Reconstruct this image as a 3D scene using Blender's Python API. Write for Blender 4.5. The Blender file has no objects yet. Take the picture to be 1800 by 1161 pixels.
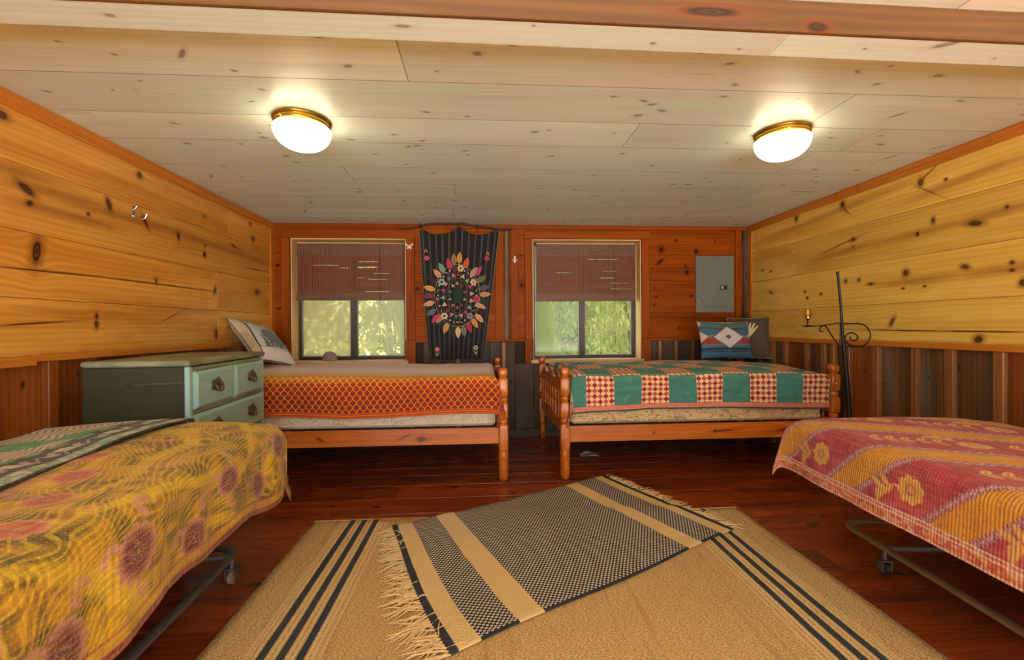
import bpy, math, random
import numpy as np
from mathutils import Vector, Matrix

random.seed(7)
RNG = np.random.default_rng(7)
SC = bpy.context.scene
COL = SC.collection
pi = math.pi

# ------------------------------------------------------------------ camera
CAM_H = 1.10
YAW, PITCH, ROLL = 0.0647, -0.0056, -0.0066
cam_data = bpy.data.cameras.new('camera')
cam_data.sensor_fit = 'HORIZONTAL'
cam_data.sensor_width = 36.0
cam_data.lens = 790.0 / 1800.0 * 36.0
cam_data.clip_start = 0.05
cam_data.clip_end = 200
cam = bpy.data.objects.new('camera', cam_data)
COL.objects.link(cam)
_f = Vector((math.sin(YAW) * math.cos(PITCH), math.cos(YAW) * math.cos(PITCH), math.sin(PITCH)))
_r = Vector((math.cos(YAW), -math.sin(YAW), 0))
_u = _r.cross(_f)
_r2 = _r * math.cos(ROLL) + _u * math.sin(ROLL)
_u2 = -_r * math.sin(ROLL) + _u * math.cos(ROLL)
_m = Matrix(((_r2.x, _u2.x, -_f.x), (_r2.y, _u2.y, -_f.y), (_r2.z, _u2.z, -_f.z))).to_4x4()
_m.translation = Vector((0, 0, CAM_H))
cam.matrix_world = _m
SC.camera = cam

# ------------------------------------------------------------------ light and exposure
SKY_STRENGTH = 2.2
SUN_STRENGTH = 36.0
LAMP_STRENGTH = 5.0
SC.cycles.max_bounces = 6
SC.cycles.diffuse_bounces = 4
SC.cycles.glossy_bounces = 3
SC.cycles.caustics_reflective = False
SC.cycles.caustics_refractive = False
SC.view_settings.view_transform = 'Standard'
SC.view_settings.look = 'None'
SC.view_settings.gamma = 1.0
SC.view_settings.use_curve_mapping = False
SC.view_settings.exposure = 1.36
world = bpy.data.worlds.new('world')
SC.world = world
world.use_nodes = True
bg = world.node_tree.nodes['Background']
bg.inputs[0].default_value = (0.80, 0.92, 1.0, 1)
bg.inputs[1].default_value = SKY_STRENGTH
sun_data = bpy.data.lights.new('sun', 'SUN')
sun_data.energy = SUN_STRENGTH
sun_data.angle = 0.03
sun_data.color = (0.96, 0.97, 1.0)
sun = bpy.data.objects.new('sun', sun_data)
COL.objects.link(sun)
sun.location = (-3, -6, 9)
sun.rotation_euler = Vector((0.15, 1.0, -0.70)).to_track_quat('-Z', 'Y').to_euler()

# room: side walls XL / XR, window wall YB, wall behind the viewer YR, ceiling ZC
XL, XR, YB, YR, ZC = -2.02, 2.74, 4.50, -2.60, 2.126


# ------------------------------------------------------------------ small helpers
def lin(c):
    return tuple(((v / 255.0) / 12.92 if v / 255.0 <= 0.04045 else ((v / 255.0 + 0.055) / 1.055) ** 2.4) for v in c)


def c4(*c):
    return (*lin(c), 1.0)


def tag(o, label=None, cat=None, group=None, kind=None):
    if label: o['label'] = label
    if cat: o['category'] = cat
    if group: o['group'] = group
    if kind: o['kind'] = kind
    return o


def thing(name, label, cat, loc=(0, 0, 0), rotz=0.0, group=None):
    o = bpy.data.objects.new(name, None)
    o.empty_display_size = 0.05
    COL.objects.link(o)
    o.location = loc
    o.rotation_euler = (0, 0, rotz)
    return tag(o, label, cat, group)


def link(name, me, mat=None, parent=None):
    o = bpy.data.objects.new(name, me)
    COL.objects.link(o)
    if mat is not None and len(me.materials) == 0:
        me.materials.append(mat)
    if parent is not None:
        o.parent = parent
    return o


def copy_tree(o, parent=None):
    c = o.copy()
    COL.objects.link(c)
    c.parent = parent
    for ch in list(o.children):
        copy_tree(ch, c)
    return c


def fast_mesh(name, V, F, smooth=False, attrs=None):
    """V (n,3) floats, F (m,4) quads."""
    me = bpy.data.meshes.new(name)
    V = np.ascontiguousarray(V, dtype=np.float32)
    F = np.ascontiguousarray(F, dtype=np.int32)
    me.vertices.add(len(V))
    me.vertices.foreach_set('co', V.ravel())
    me.loops.add(F.size)
    me.loops.foreach_set('vertex_index', F.ravel())
    me.polygons.add(len(F))
    me.polygons.foreach_set('loop_start', np.arange(len(F), dtype=np.int32) * 4)
    me.polygons.foreach_set('use_smooth', np.full(len(F), smooth, dtype=bool))
    for k, a in (attrs or {}).items():
        a = np.asarray(a, dtype=np.float32)
        if k == 'col':
            at = me.attributes.new('col', 'FLOAT_COLOR', 'POINT')
            at.data.foreach_set('color', np.concatenate([a.reshape(-1, 3), np.ones((len(V), 1), np.float32)], 1).ravel())
        elif a.size == len(V):
            at = me.attributes.new(k, 'FLOAT', 'POINT')
            at.data.foreach_set('value', a.ravel())
        else:
            at = me.attributes.new(k, 'FLOAT_VECTOR', 'POINT')
            at.data.foreach_set('vector', a.ravel())
    me.update(calc_edges=True)
    me.validate()
    return me


def grid_faces(nu, nv):
    i, j = np.meshgrid(np.arange(nu - 1), np.arange(nv - 1), indexing='ij')
    a = (i * nv + j).ravel()
    return np.stack([a, a + nv, a + nv + 1, a + 1], 1)


def vnoise(x, y, seed=0):
    x = np.asarray(x, float); y = np.asarray(y, float)
    xi = np.floor(x).astype(np.int64); yi = np.floor(y).astype(np.int64)
    xf = x - xi; yf = y - yi
    def h(a, b):
        n = (a * 374761393 + b * 668265263 + seed * 974634777) & 0x7fffffff
        n = ((n ^ (n >> 13)) * 1274126177) & 0x7fffffff
        return ((n ^ (n >> 16)) & 0xffff) / 65535.0
    u = xf * xf * (3 - 2 * xf); v = yf * yf * (3 - 2 * yf)
    return (h(xi, yi) * (1 - u) + h(xi + 1, yi) * u) * (1 - v) + (h(xi, yi + 1) * (1 - u) + h(xi + 1, yi + 1) * u) * v


def sstep(a, b, x):
    t = np.clip((x - a) / (b - a), 0, 1)
    return t * t * (3 - 2 * t)


class MB:
    """collects simple shapes into one mesh"""
    def __init__(s):
        s.v = []; s.f = []; s.sm = []

    def add(s, vs, fs, smooth=False):
        o = len(s.v)
        s.v += [tuple(p) for p in vs]
        s.f += [tuple(i + o for i in f) for f in fs]
        s.sm += [smooth] * len(fs)
        return s

    def box(s, x0, x1, y0, y1, z0, z1, bev=0.0):
        if bev <= 0:
            vs = [(x, y, z) for x in (x0, x1) for y in (y0, y1) for z in (z0, z1)]
            return s.add(vs, [(0, 1, 3, 2), (4, 6, 7, 5), (0, 4, 5, 1), (2, 3, 7, 6), (0, 2, 6, 4), (1, 5, 7, 3)])
        b = bev
        vs = []
        idx = {}
        for ix, x in enumerate((x0, x1)):
            for iy, y in enumerate((y0, y1)):
                for iz, z in enumerate((z0, z1)):
                    sx, sy, sz = (1 if ix == 0 else -1), (1 if iy == 0 else -1), (1 if iz == 0 else -1)
                    idx[ix, iy, iz, 'x'] = len(vs); vs.append((x, y + sy * b, z + sz * b))
                    idx[ix, iy, iz, 'y'] = len(vs); vs.append((x + sx * b, y, z + sz * b))
                    idx[ix, iy, iz, 'z'] = len(vs); vs.append((x + sx * b, y + sy * b, z))
        fs = []
        for i in (0, 1):
            q = [idx[i, 0, 0, 'x'], idx[i, 1, 0, 'x'], idx[i, 1, 1, 'x'], idx[i, 0, 1, 'x']]
            fs.append(q if i else q[::-1])
            q = [idx[0, i, 0, 'y'], idx[1, i, 0, 'y'], idx[1, i, 1, 'y'], idx[0, i, 1, 'y']]
            fs.append(q[::-1] if i else q)
            q = [idx[0, 0, i, 'z'], idx[1, 0, i, 'z'], idx[1, 1, i, 'z'], idx[0, 1, i, 'z']]
            fs.append(q if i else q[::-1])
        for a in (0, 1):
            for c in (0, 1):
                fs.append((idx[0, a, c, 'y'], idx[1, a, c, 'y'], idx[1, a, c, 'z'], idx[0, a, c, 'z']))
                fs.append((idx[a, 0, c, 'x'], idx[a, 1, c, 'x'], idx[a, 1, c, 'z'], idx[a, 0, c, 'z']))
                fs.append((idx[a, c, 0, 'x'], idx[a, c, 1, 'x'], idx[a, c, 1, 'y'], idx[a, c, 0, 'y']))
        for k in [(a, c, d) for a in (0, 1) for c in (0, 1) for d in (0, 1)]:
            fs.append((idx[(*k, 'x')], idx[(*k, 'y')], idx[(*k, 'z')]))
        return s.add(vs, fs)

    def tube(s, path, r, n=8, cap=True, closed=False, flat=1.0):
        P = [Vector(p) for p in path]
        m = len(P)
        rs = r if hasattr(r, '__len__') else [r] * m
        t0 = (P[1] - P[0]).normalized()
        ref = Vector((0, 0, 1)) if abs(t0.z) < 0.9 else Vector((1, 0, 0))
        a = t0.cross(ref).normalized()
        vs = []
        for i in range(m):
            if closed: t = (P[(i + 1) % m] - P[i - 1]).normalized()
            else: t = (P[min(i + 1, m - 1)] - P[max(i - 1, 0)]).normalized()
            a = (a - t * a.dot(t)).normalized()
            b = t.cross(a)
            for k in range(n):
                w = 2 * pi * k / n
                vs.append(P[i] + (a * math.cos(w) + b * math.sin(w) * flat) * rs[i])
        fs = []
        for i in range(m if closed else m - 1):
            i2 = (i + 1) % m
            for k in range(n):
                k2 = (k + 1) % n
                fs.append((i * n + k, i * n + k2, i2 * n + k2, i2 * n + k))
        if cap and not closed:
            fs.append(tuple(range(n))[::-1]); fs.append(tuple((m - 1) * n + k for k in range(n)))
        return s.add(vs, fs, True)

    def lathe(s, prof, n=24, cx=0, cy=0, sq=None, cap=True):
        """prof: (z, r) or (z, r, squareness exponent)"""
        vs = []; fs = []
        m = len(prof)
        for p in prof:
            z, r = p[0], p[1]
            e = p[2] if len(p) > 2 else 2
            for k in range(n):
                w = 2 * pi * (k + 0.5) / n
                q = (abs(math.cos(w)) ** e + abs(math.sin(w)) ** e) ** (-1.0 / e)
                vs.append((cx + r * q * math.cos(w), cy + r * q * math.sin(w), z))
        for i in range(m - 1):
            for k in range(n):
                k2 = (k + 1) % n
                fs.append((i * n + k, i * n + k2, (i + 1) * n + k2, (i + 1) * n + k))
        if cap:
            fs.append(tuple(range(n))[::-1]); fs.append(tuple((m - 1) * n + k for k in range(n)))
        return s.add(vs, fs, True)

    def prism(s, poly, d, o=(0, 0, 0), u=(1, 0, 0), v=(0, 0, 1), w=(0, -1, 0)):
        """poly in (u,v), extruded from 0 to d along w"""
        o, u, v, w = Vector(o), Vector(u), Vector(v), Vector(w)
        n = len(poly)
        vs = [o + u * a + v * b for a, b in poly] + [o + u * a + v * b + w * d for a, b in poly]
        fs = [tuple(range(n))[::-1], tuple(range(n, 2 * n))] + [(i, (i + 1) % n, n + (i + 1) % n, n + i) for i in range(n)]
        return s.add(vs, fs)

    def build(s, name, mat, parent=None, recalc=True):
        me = bpy.data.meshes.new(name)
        me.from_pydata(s.v, [], s.f)
        me.polygons.foreach_set('use_smooth', s.sm)
        if recalc:
            import bmesh
            bm = bmesh.new(); bm.from_mesh(me)
            bmesh.ops.recalc_face_normals(bm, faces=bm.faces)
            bm.to_mesh(me); bm.free()
        me.update()
        if any(s.sm):
            try:
                me.set_sharp_from_angle(angle=math.radians(40))
            except Exception:
                pass
        return link(name, me, mat, parent)


# ------------------------------------------------------------------ shader expression helper
class T:
    def __init__(s, name):
        s.mat = bpy.data.materials.new(name)
        s.mat.use_nodes = True
        s.nt = s.mat.node_tree
        s.nt.nodes.clear()
        s.out = s.nt.nodes.new('ShaderNodeOutputMaterial')

    def put(s, inp, v):
        if isinstance(v, X): s.nt.links.new(v.k, inp)
        elif v is not None:
            if hasattr(inp.default_value, '__len__') and not hasattr(v, '__len__'):
                v = (v,) * len(inp.default_value)
            if hasattr(inp.default_value, '__len__') and len(inp.default_value) == 4 and len(v) == 3: v = (*v, 1)
            inp.default_value = v

    def m(s, op, a, b=None, c=None):
        n = s.nt.nodes.new('ShaderNodeMath'); n.operation = op
        s.put(n.inputs[0], a)
        if b is not None: s.put(n.inputs[1], b)
        if c is not None: s.put(n.inputs[2], c)
        return X(s, n.outputs[0])

    def sep(s, v):
        n = s.nt.nodes.new('ShaderNodeSeparateXYZ'); s.put(n.inputs[0], v)
        return [X(s, o) for o in n.outputs]

    def vec(s, x, y, z=0.0):
        n = s.nt.nodes.new('ShaderNodeCombineXYZ')
        for i, q in enumerate((x, y, z)): s.put(n.inputs[i], q)
        return X(s, n.outputs[0])

    def attr(s, name, fac=False, color=False):
        n = s.nt.nodes.new('ShaderNodeAttribute'); n.attribute_name = name
        return X(s, n.outputs['Fac'] if fac else (n.outputs['Color'] if color else n.outputs['Vector']))

    def obj(s):
        return X(s, s.nt.nodes.new('ShaderNodeTexCoord').outputs['Object'])

    def rand(s):
        return X(s, s.nt.nodes.new('ShaderNodeObjectInfo').outputs['Random'])

    def noise(s, v, scale=1.0, detail=2.0, rough=0.5, dist=0.0, color=False):
        n = s.nt.nodes.new('ShaderNodeTexNoise')
        s.put(n.inputs['Vector'], v); s.put(n.inputs['Scale'], scale)
        s.put(n.inputs['Detail'], detail); s.put(n.inputs['Roughness'], rough); s.put(n.inputs['Distortion'], dist)
        return X(s, n.outputs['Color' if color else 'Fac'])

    def voro(s, v, scale=1.0, out='Distance', rnd=1.0):
        n = s.nt.nodes.new('ShaderNodeTexVoronoi')
        s.put(n.inputs['Vector'], v); s.put(n.inputs['Scale'], scale); s.put(n.inputs['Randomness'], rnd)
        return X(s, n.outputs[out])

    def ss(s, a, b, x):
        n = s.nt.nodes.new('ShaderNodeMapRange'); n.interpolation_type = 'SMOOTHSTEP'
        s.put(n.inputs['Value'], x); s.put(n.inputs['From Min'], a); s.put(n.inputs['From Max'], b)
        return X(s, n.outputs[0])

    def mix(s, f, a, b, mode='MIX'):
        n = s.nt.nodes.new('ShaderNodeMix'); n.data_type = 'RGBA'; n.blend_type = mode
        s.put(n.inputs[0], f); s.put(n.inputs[6], a); s.put(n.inputs[7], b)
        return X(s, n.outputs[2])

    def finish(s, color, rough=0.6, metal=0.0, spec=0.5, bump=None, bstr=0.3, bdist=0.002, emit=None, estr=0.0, coat=0.0, sheen=0.0, transl=None):
        p = s.nt.nodes.new('ShaderNodeBsdfPrincipled')
        s.put(p.inputs['Base Color'], color); s.put(p.inputs['Roughness'], rough)
        s.put(p.inputs['Metallic'], metal); s.put(p.inputs['Specular IOR Level'], spec)
        s.put(p.inputs['Coat Weight'], coat); p.inputs['Coat Roughness'].default_value = 0.25
        s.put(p.inputs['Sheen Weight'], sheen)
        if emit is not None:
            s.put(p.inputs['Emission Color'], emit); s.put(p.inputs['Emission Strength'], estr)
        if bump is not None:
            b = s.nt.nodes.new('ShaderNodeBump')
            b.inputs['Strength'].default_value = bstr; b.inputs['Distance'].default_value = bdist
            s.put(b.inputs['Height'], bump)
            s.nt.links.new(b.outputs[0], p.inputs['Normal'])
        sh = p.outputs[0]
        if transl is not None:
            tr = s.nt.nodes.new('ShaderNodeBsdfTranslucent'); s.put(tr.inputs[0], transl[1])
            mx = s.nt.nodes.new('ShaderNodeMixShader'); s.put(mx.inputs[0], transl[0])
            s.nt.links.new(sh, mx.inputs[1]); s.nt.links.new(tr.outputs[0], mx.inputs[2])
            sh = mx.outputs[0]
        s.nt.links.new(sh, s.out.inputs[0])
        return s.mat


class X:
    def __init__(s, t, k): s.t = t; s.k = k
    def __add__(s, o): return s.t.m('ADD', s, o)
    def __radd__(s, o): return s.t.m('ADD', o, s)
    def __sub__(s, o): return s.t.m('SUBTRACT', s, o)
    def __rsub__(s, o): return s.t.m('SUBTRACT', o, s)
    def __mul__(s, o): return s.t.m('MULTIPLY', s, o)
    def __rmul__(s, o): return s.t.m('MULTIPLY', o, s)
    def __truediv__(s, o): return s.t.m('DIVIDE', s, o)
    def sin(s): return s.t.m('SINE', s)
    def abs(s): return s.t.m('ABSOLUTE', s)
    def fl(s): return s.t.m('FLOOR', s)
    def fr(s): return s.t.m('FRACT', s)
    def lt(s, o): return s.t.m('LESS_THAN', s, o)
    def gt(s, o): return s.t.m('GREATER_THAN', s, o)
    def mod(s, o): return s.t.m('FLOORED_MODULO', s, o)
    def mn(s, o): return s.t.m('MINIMUM', s, o)
    def mx(s, o): return s.t.m('MAXIMUM', s, o)
    def pw(s, o): return s.t.m('POWER', s, o)


# ------------------------------------------------------------------ materials
def wood(name, light, dark, knot=(40, 18, 8), halo=(120, 62, 20), rough=0.35, contrast=1.0, tint=0.12, knotamt=1.0,
         fine=45.0, bstr=0.15, patch=None, spec=0.5, sat_tint=None, saw=0.0):
    t = T(name)
    g = t.attr('gr')
    u, v, k = t.sep(g)
    rnd = t.rand()
    st = t.attr('st', fac=True)
    big = t.noise(t.vec(u * 0.55, v * 7.0, rnd * 37.0), 1.0, 2.0, 0.55, 0.4)
    fin = t.noise(t.vec(u * 1.6, v * fine, rnd * 11.0), 1.0, 2.0, 0.6, 0.3)
    ring = (v * 210.0 + big * 14.0).sin() * 0.5 + 0.5
    mixf = t.ss(0.25, 0.78, big * 0.62 + fin * 0.30 + ring * 0.10)
    mixf = mixf * contrast
    col = t.mix(mixf, c4(*light), c4(*dark))
    col = t.mix(st, col, t.mix(0.6, c4(*dark), c4(*halo)))
    if patch is not None:
        pn = t.ss(0.48, 0.68, t.noise(t.vec(u * 0.9, v * 5.0, rnd * 91.0), 1.0, 2.0, 0.6))
        col = t.mix(pn * patch[1], col, c4(*patch[0]))
    hl = t.ss(2.6, 1.0, k)
    col = t.mix(hl * (0.55 * knotamt), col, c4(*halo))
    rings = ((k * 13.0).sin() * 0.5 + 0.5) * 0.35 + 0.65
    core = t.ss(1.25, 0.75, k + (fin - 0.5) * 0.5) * rings
    col = t.mix(core * knotamt, col, c4(*knot))
    if tint:
        col = t.mix(1.0, col, t.mix(rnd, (1 - tint,) * 3, (1 + tint * 0.6,) * 3), 'MULTIPLY')
    if saw:
        sw = ((u * 150.0 + v * 60.0 + fin * 5.0).sin() * 0.5 + 0.5) * t.ss(0.45, 0.7, t.noise(t.vec(u * 3.0, v * 5.0, rnd * 5.0), 1.0, 2.0))
        col = t.mix(sw * saw, col, c4(18, 12, 8))
    rg = t.noise(t.vec(u * 2.0, v * 12.0, rnd * 3.0), 1.0, 0.0) * 0.2 + (rough - 0.1)
    return t.finish(col, rg, spec=spec, bump=fin * 0.6 + ring * 0.2 - core * 0.6, bstr=bstr, bdist=0.003)


M = {}
M['pine'] = wood('knotty_pine', (226, 168, 74), (182, 116, 32), rough=0.28)
M['pine_right'] = wood('yellow_knotty_pine', (230, 194, 92), (196, 148, 52), rough=0.28)
M['pine_back'] = wood('shaded_amber_pine', (160, 78, 2), (112, 42, 0), halo=(90, 34, 4), knot=(34, 12, 4), rough=0.55, spec=0.1)  # side walls' pine, redder, with the back wall's shade mixed in
M['trim'] = wood('trim_pine', (206, 132, 46), (164, 92, 20), rough=0.42, spec=0.3, tint=0.08)
M['trim_dark'] = wood('window_trim_pine', (162, 80, 8), (118, 50, 2), rough=0.55, spec=0.12, tint=0.08)
M['jamb'] = wood('jamb_pine', (232, 200, 150), (206, 160, 104), rough=0.45, tint=0.04)
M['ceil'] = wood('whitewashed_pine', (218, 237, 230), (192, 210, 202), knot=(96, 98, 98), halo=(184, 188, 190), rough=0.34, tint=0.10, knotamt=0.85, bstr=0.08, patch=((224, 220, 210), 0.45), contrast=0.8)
M['beam'] = wood('beam_pine', (120, 86, 46), (84, 56, 28), rough=0.5)
M['floor'] = wood('dark_stained_floor', (156, 68, 26), (96, 40, 17), knot=(14, 6, 4), halo=(50, 20, 8), rough=0.28, tint=0.22, patch=((48, 20, 12), 0.4), bstr=0.2)
M['barn'] = wood('weathered_barn_board', (128, 88, 52), (62, 40, 24), knot=(16, 10, 6), halo=(50, 30, 14), rough=0.6, tint=0.3, patch=((98, 100, 90), 0.55), fine=70, bstr=0.6, saw=0.35)
M['barn_dark'] = wood('dark_barn_board', (96, 70, 46), (44, 32, 22), knot=(14, 10, 8), halo=(40, 26, 14), rough=0.7, tint=0.25, patch=((78, 76, 68), 0.4), fine=70, bstr=0.7, saw=0.6)
M['cedar'] = wood('brown_wainscot_board', (158, 88, 30), (100, 48, 14), knot=(22, 10, 4), halo=(66, 30, 8), rough=0.42, tint=0.2)
M['batten'] = wood('light_batten', (158, 104, 54), (104, 62, 26), rough=0.55, tint=0.2, bstr=0.3)
M['bed_pine'] = wood('honey_bed_pine', (200, 114, 30), (156, 76, 10), knot=(78, 28, 10), halo=(140, 60, 14), rough=0.3, tint=0.05)


def plain(name, col, rough=0.5, metal=0.0, var=0.12, scale=30.0, bstr=0.1, spec=0.5, coat=0.0):
    t = T(name)
    n = t.noise(t.obj(), scale, 3.0, 0.6)
    d = tuple(v * (1 - var) for v in lin(col)); l = tuple(min(1, v * (1 + var)) for v in lin(col))
    return t.finish(t.mix(n, (*d, 1), (*l, 1)), rough, metal, spec=spec, bump=n, bstr=bstr, bdist=0.002, coat=coat)


M['brass'] = plain('brushed_brass', (196, 160, 70), 0.28, 1.0)
M['chrome'] = plain('chrome', (205, 205, 205), 0.15, 1.0, var=0.05)
M['iron'] = plain('wrought_iron', (30, 26, 24), 0.45, 0.6, scale=60, bstr=0.4)
M['bronze'] = plain('bronze_window_frame', (58, 50, 42), 0.45, 0.2)
M['bronze_light'] = plain('aluminium_sash_edge', (150, 142, 128), 0.4, 0.4)
M['panel_gray'] = plain('gray_enamel', (106, 111, 99), 0.4, 0.0, var=0.05, scale=90, bstr=0.03)
M['black'] = plain('black_plastic', (22, 21, 20), 0.5)
M['tan_metal'] = plain('tan_painted_steel', (128, 108, 74), 0.45, 0.2, scale=40)
M['grey_metal'] = plain('dark_grey_steel', (92, 88, 84), 0.4, 0.3)
M['rubber'] = plain('caster_rubber', (24, 22, 22), 0.55)
M['caster_tan'] = plain('caster_wheel_tan', (120, 104, 80), 0.5)
M['bark'] = plain('rough_bark', (88, 62, 42), 0.9, var=0.85, scale=26, bstr=1.0)
M['twig'] = plain('dark_branch', (58, 40, 26), 0.8, var=0.35, scale=60, bstr=0.6)
M['mattress'] = None
M['shell'] = plain('grey_brown_shell', (150, 132, 122), 0.6, var=0.2, scale=25, bstr=0.3)
M['paper'] = plain('crumpled_paper', (150, 150, 148), 0.8)
M['slab'] = plain('rough_backing', (52, 34, 20), 0.9)
M['white'] = plain('ivory_paint', (226, 214, 196), 0.5, var=0.05)
# ------------------------------------------------------------------ boards
def refine(L, items, base, groove):
    """grid lines 0..L, dense where knots lie; items = (centre, radius)"""
    xs = [0.0, GW, 2.3 * GW, L - 2.3 * GW, L - GW, L]
    n = max(1, int(L / base))
    xs += [L * i / n for i in range(1, n)]
    for c, r in items:
        for q in (-2.4, -1.7, -1.25, -1.0, -0.75, -0.5, -0.25, 0, 0.25, 0.5, 0.75, 1.0, 1.25, 1.7, 2.4):
            x = c + q * r
            if groove * 1.5 < x < L - groove * 1.5: xs.append(x)
    xs = np.sort(np.array(xs))
    keep = [0]
    for i in range(1, len(xs)):
        if xs[i] - xs[keep[-1]] > 0.0010 or i == len(xs) - 1: keep.append(i)
    return xs[keep]


_seed = [0]
KS = .78
GW = .0014


def board(name, P0, U, V, L, W, mat, parent, Tk=0.018, knots=(), cracks=(), streaks=(), groove=0.004, bare=False):
    """plank: front face spanned by U (length) and V (width) from corner P0, thickness behind it"""
    _seed[0] += 1
    sd = _seed[0] * 3.17
    P0, U, V = (np.array(q, float) for q in (P0, U, V))
    N = np.cross(U, V)
    ext = []
    knots = [(k_[0], k_[1], k_[2] * KS, k_[3] * KS, k_[4]) for k_ in knots]
    for (ku, kv, ru, rv, rot) in list(knots) + [(c[0], c[1], c[2], 0.0035, c[3]) for c in cracks]:
        w = math.radians(rot)
        ext.append((ku, kv, math.hypot(ru * math.cos(w), rv * math.sin(w)), math.hypot(ru * math.sin(w), rv * math.cos(w))))
    us = refine(L, [(e[0], e[2]) for e in ext], 0.35, groove)
    vs = refine(W, [(e[1], e[3]) for e in ext], 0.07, groove)
    uu, vv = np.meshgrid(us, vs, indexing='ij')
    k = np.full(uu.shape, 9.0)
    vw = vv.copy()
    st = np.zeros(uu.shape)
    for (ku, kv, ru, rv, rot) in list(knots) + [(c[0], c[1], c[2], 0.0035, c[3]) for c in cracks]:
        w = math.radians(rot)
        du, dv = uu - ku, vv - kv
        a = (du * math.cos(w) + dv * math.sin(w)) / ru
        b = (-du * math.sin(w) + dv * math.cos(w)) / rv
        d2 = a * a + b * b
        k = np.minimum(k, np.sqrt(d2))
        if ru < 0.1:
            e2 = (du / (ru * 3.2)) ** 2 + (dv / (rv * 2.0)) ** 2
            vw -= dv * np.exp(-e2) * 0.75
    for (su, sv, hl, rot, wd, amt) in streaks:
        w = math.radians(rot)
        du, dv = uu - su, vv - sv
        a = (du * math.cos(w) + dv * math.sin(w)) / hl
        b = (-du * math.sin(w) + dv * math.cos(w)) / wd
        st = np.maximum(st, amt * np.exp(-(np.abs(a) ** 4) - b * b))
    if bare:                              # dark line painted into the board edges in place of seam shade
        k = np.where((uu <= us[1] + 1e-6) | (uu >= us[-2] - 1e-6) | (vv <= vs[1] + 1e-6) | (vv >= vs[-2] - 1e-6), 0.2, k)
    dep = np.where((uu <= us[0] + 1e-6) | (uu >= us[-1] - 1e-6) | (vv <= vs[0] + 1e-6) | (vv >= vs[-1] - 1e-6), -groove, 0.0)
    pad = lambda A: np.pad(A, 1, mode='edge')
    uu2, vv2, dep2 = pad(uu), pad(vv), pad(dep)
    dep2[0, :] = dep2[-1, :] = -Tk
    dep2[:, 0] = dep2[:, -1] = -Tk
    P = P0 + uu2[..., None] * U + vv2[..., None] * V + dep2[..., None] * N
    gr = np.stack([pad(uu) + sd, pad(vw) + sd * 0.37, pad(k)], -1)
    nu, nv = uu2.shape
    me = fast_mesh(name, P.reshape(-1, 3), grid_faces(nu, nv), False, {'gr': gr.reshape(-1, 3), 'st': pad(st).ravel()})
    return link(name, me, mat, parent)


def rknots(L, W, n, r0=0.008, r1=0.022):
    out = []
    for _ in range(n):
        r = random.uniform(r0, r1)
        out.append((random.uniform(0.05, L - 0.05), random.uniform(r + .01, max(r + .011, W - r - .01)), r * random.uniform(1, 1.8), r * random.uniform(.5, 1), random.uniform(-25, 25)))
    return out


def woodbox(name, x0, x1, y0, y1, z0, z1, mat, parent=None, axis=None, bev=0.003, knots=()):
    """box of wood with grain along its longest axis (or the given one)"""
    mb = MB().box(x0, x1, y0, y1, z0, z1, bev)
    o = mb.build(name, mat, parent)
    grain(o, axis)
    return o


def grain(o, axis=None, knots=()):
    """adds the wood grain coordinates to a mesh object"""
    me = o.data
    n = len(me.vertices)
    co = np.empty(n * 3, np.float32); me.vertices.foreach_get('co', co); co = co.reshape(-1, 3)
    ext = co.max(0) - co.min(0)
    ax = int(np.argmax(ext)) if axis is None else axis
    oth = [i for i in range(3) if i != ax]
    _seed[0] += 1
    sd = _seed[0] * 2.71
    gr = np.stack([co[:, ax] + sd, co[:, oth[0]] + co[:, oth[1]] * 0.83 + sd, np.full(n, 9.0)], 1)
    at = me.attributes.new('gr', 'FLOAT_VECTOR', 'POINT'); at.data.foreach_set('vector', gr.astype(np.float32).ravel())
    at = me.attributes.new('st', 'FLOAT', 'POINT'); at.data.foreach_set('value', np.zeros(n, np.float32))
    return o


def structure(o):
    o['kind'] = 'structure'
    return o


# ------------------------------------------------------------------ floor
floor = structure(MB().box(XL - .2, XR + .2, YR - .2, YB + .2, -0.12, -0.02).build('floor', M['slab']))
y = YR
while y < YB:
    w = random.choice((0.17, 0.19, 0.21, 0.24))
    w = min(w, YB - y)
    if w < 0.05:
        break
    cuts = [XL]
    x = XL + random.uniform(0.8, 3.0)
    while x < XR - 0.5:
        cuts.append(x); x += random.uniform(1.8, 3.2)
    cuts.append(XR)
    for a, b in zip(cuts, cuts[1:]):
        board('plank', (a + .0008, y + .0008, 0), (1, 0, 0), (0, 1, 0), b - a - .0016, w - .0016, M['floor'], floor, knots=rknots(b - a, w, 3 if y > 1 else 0, .008, .02), groove=0.003)
    y += w

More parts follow.
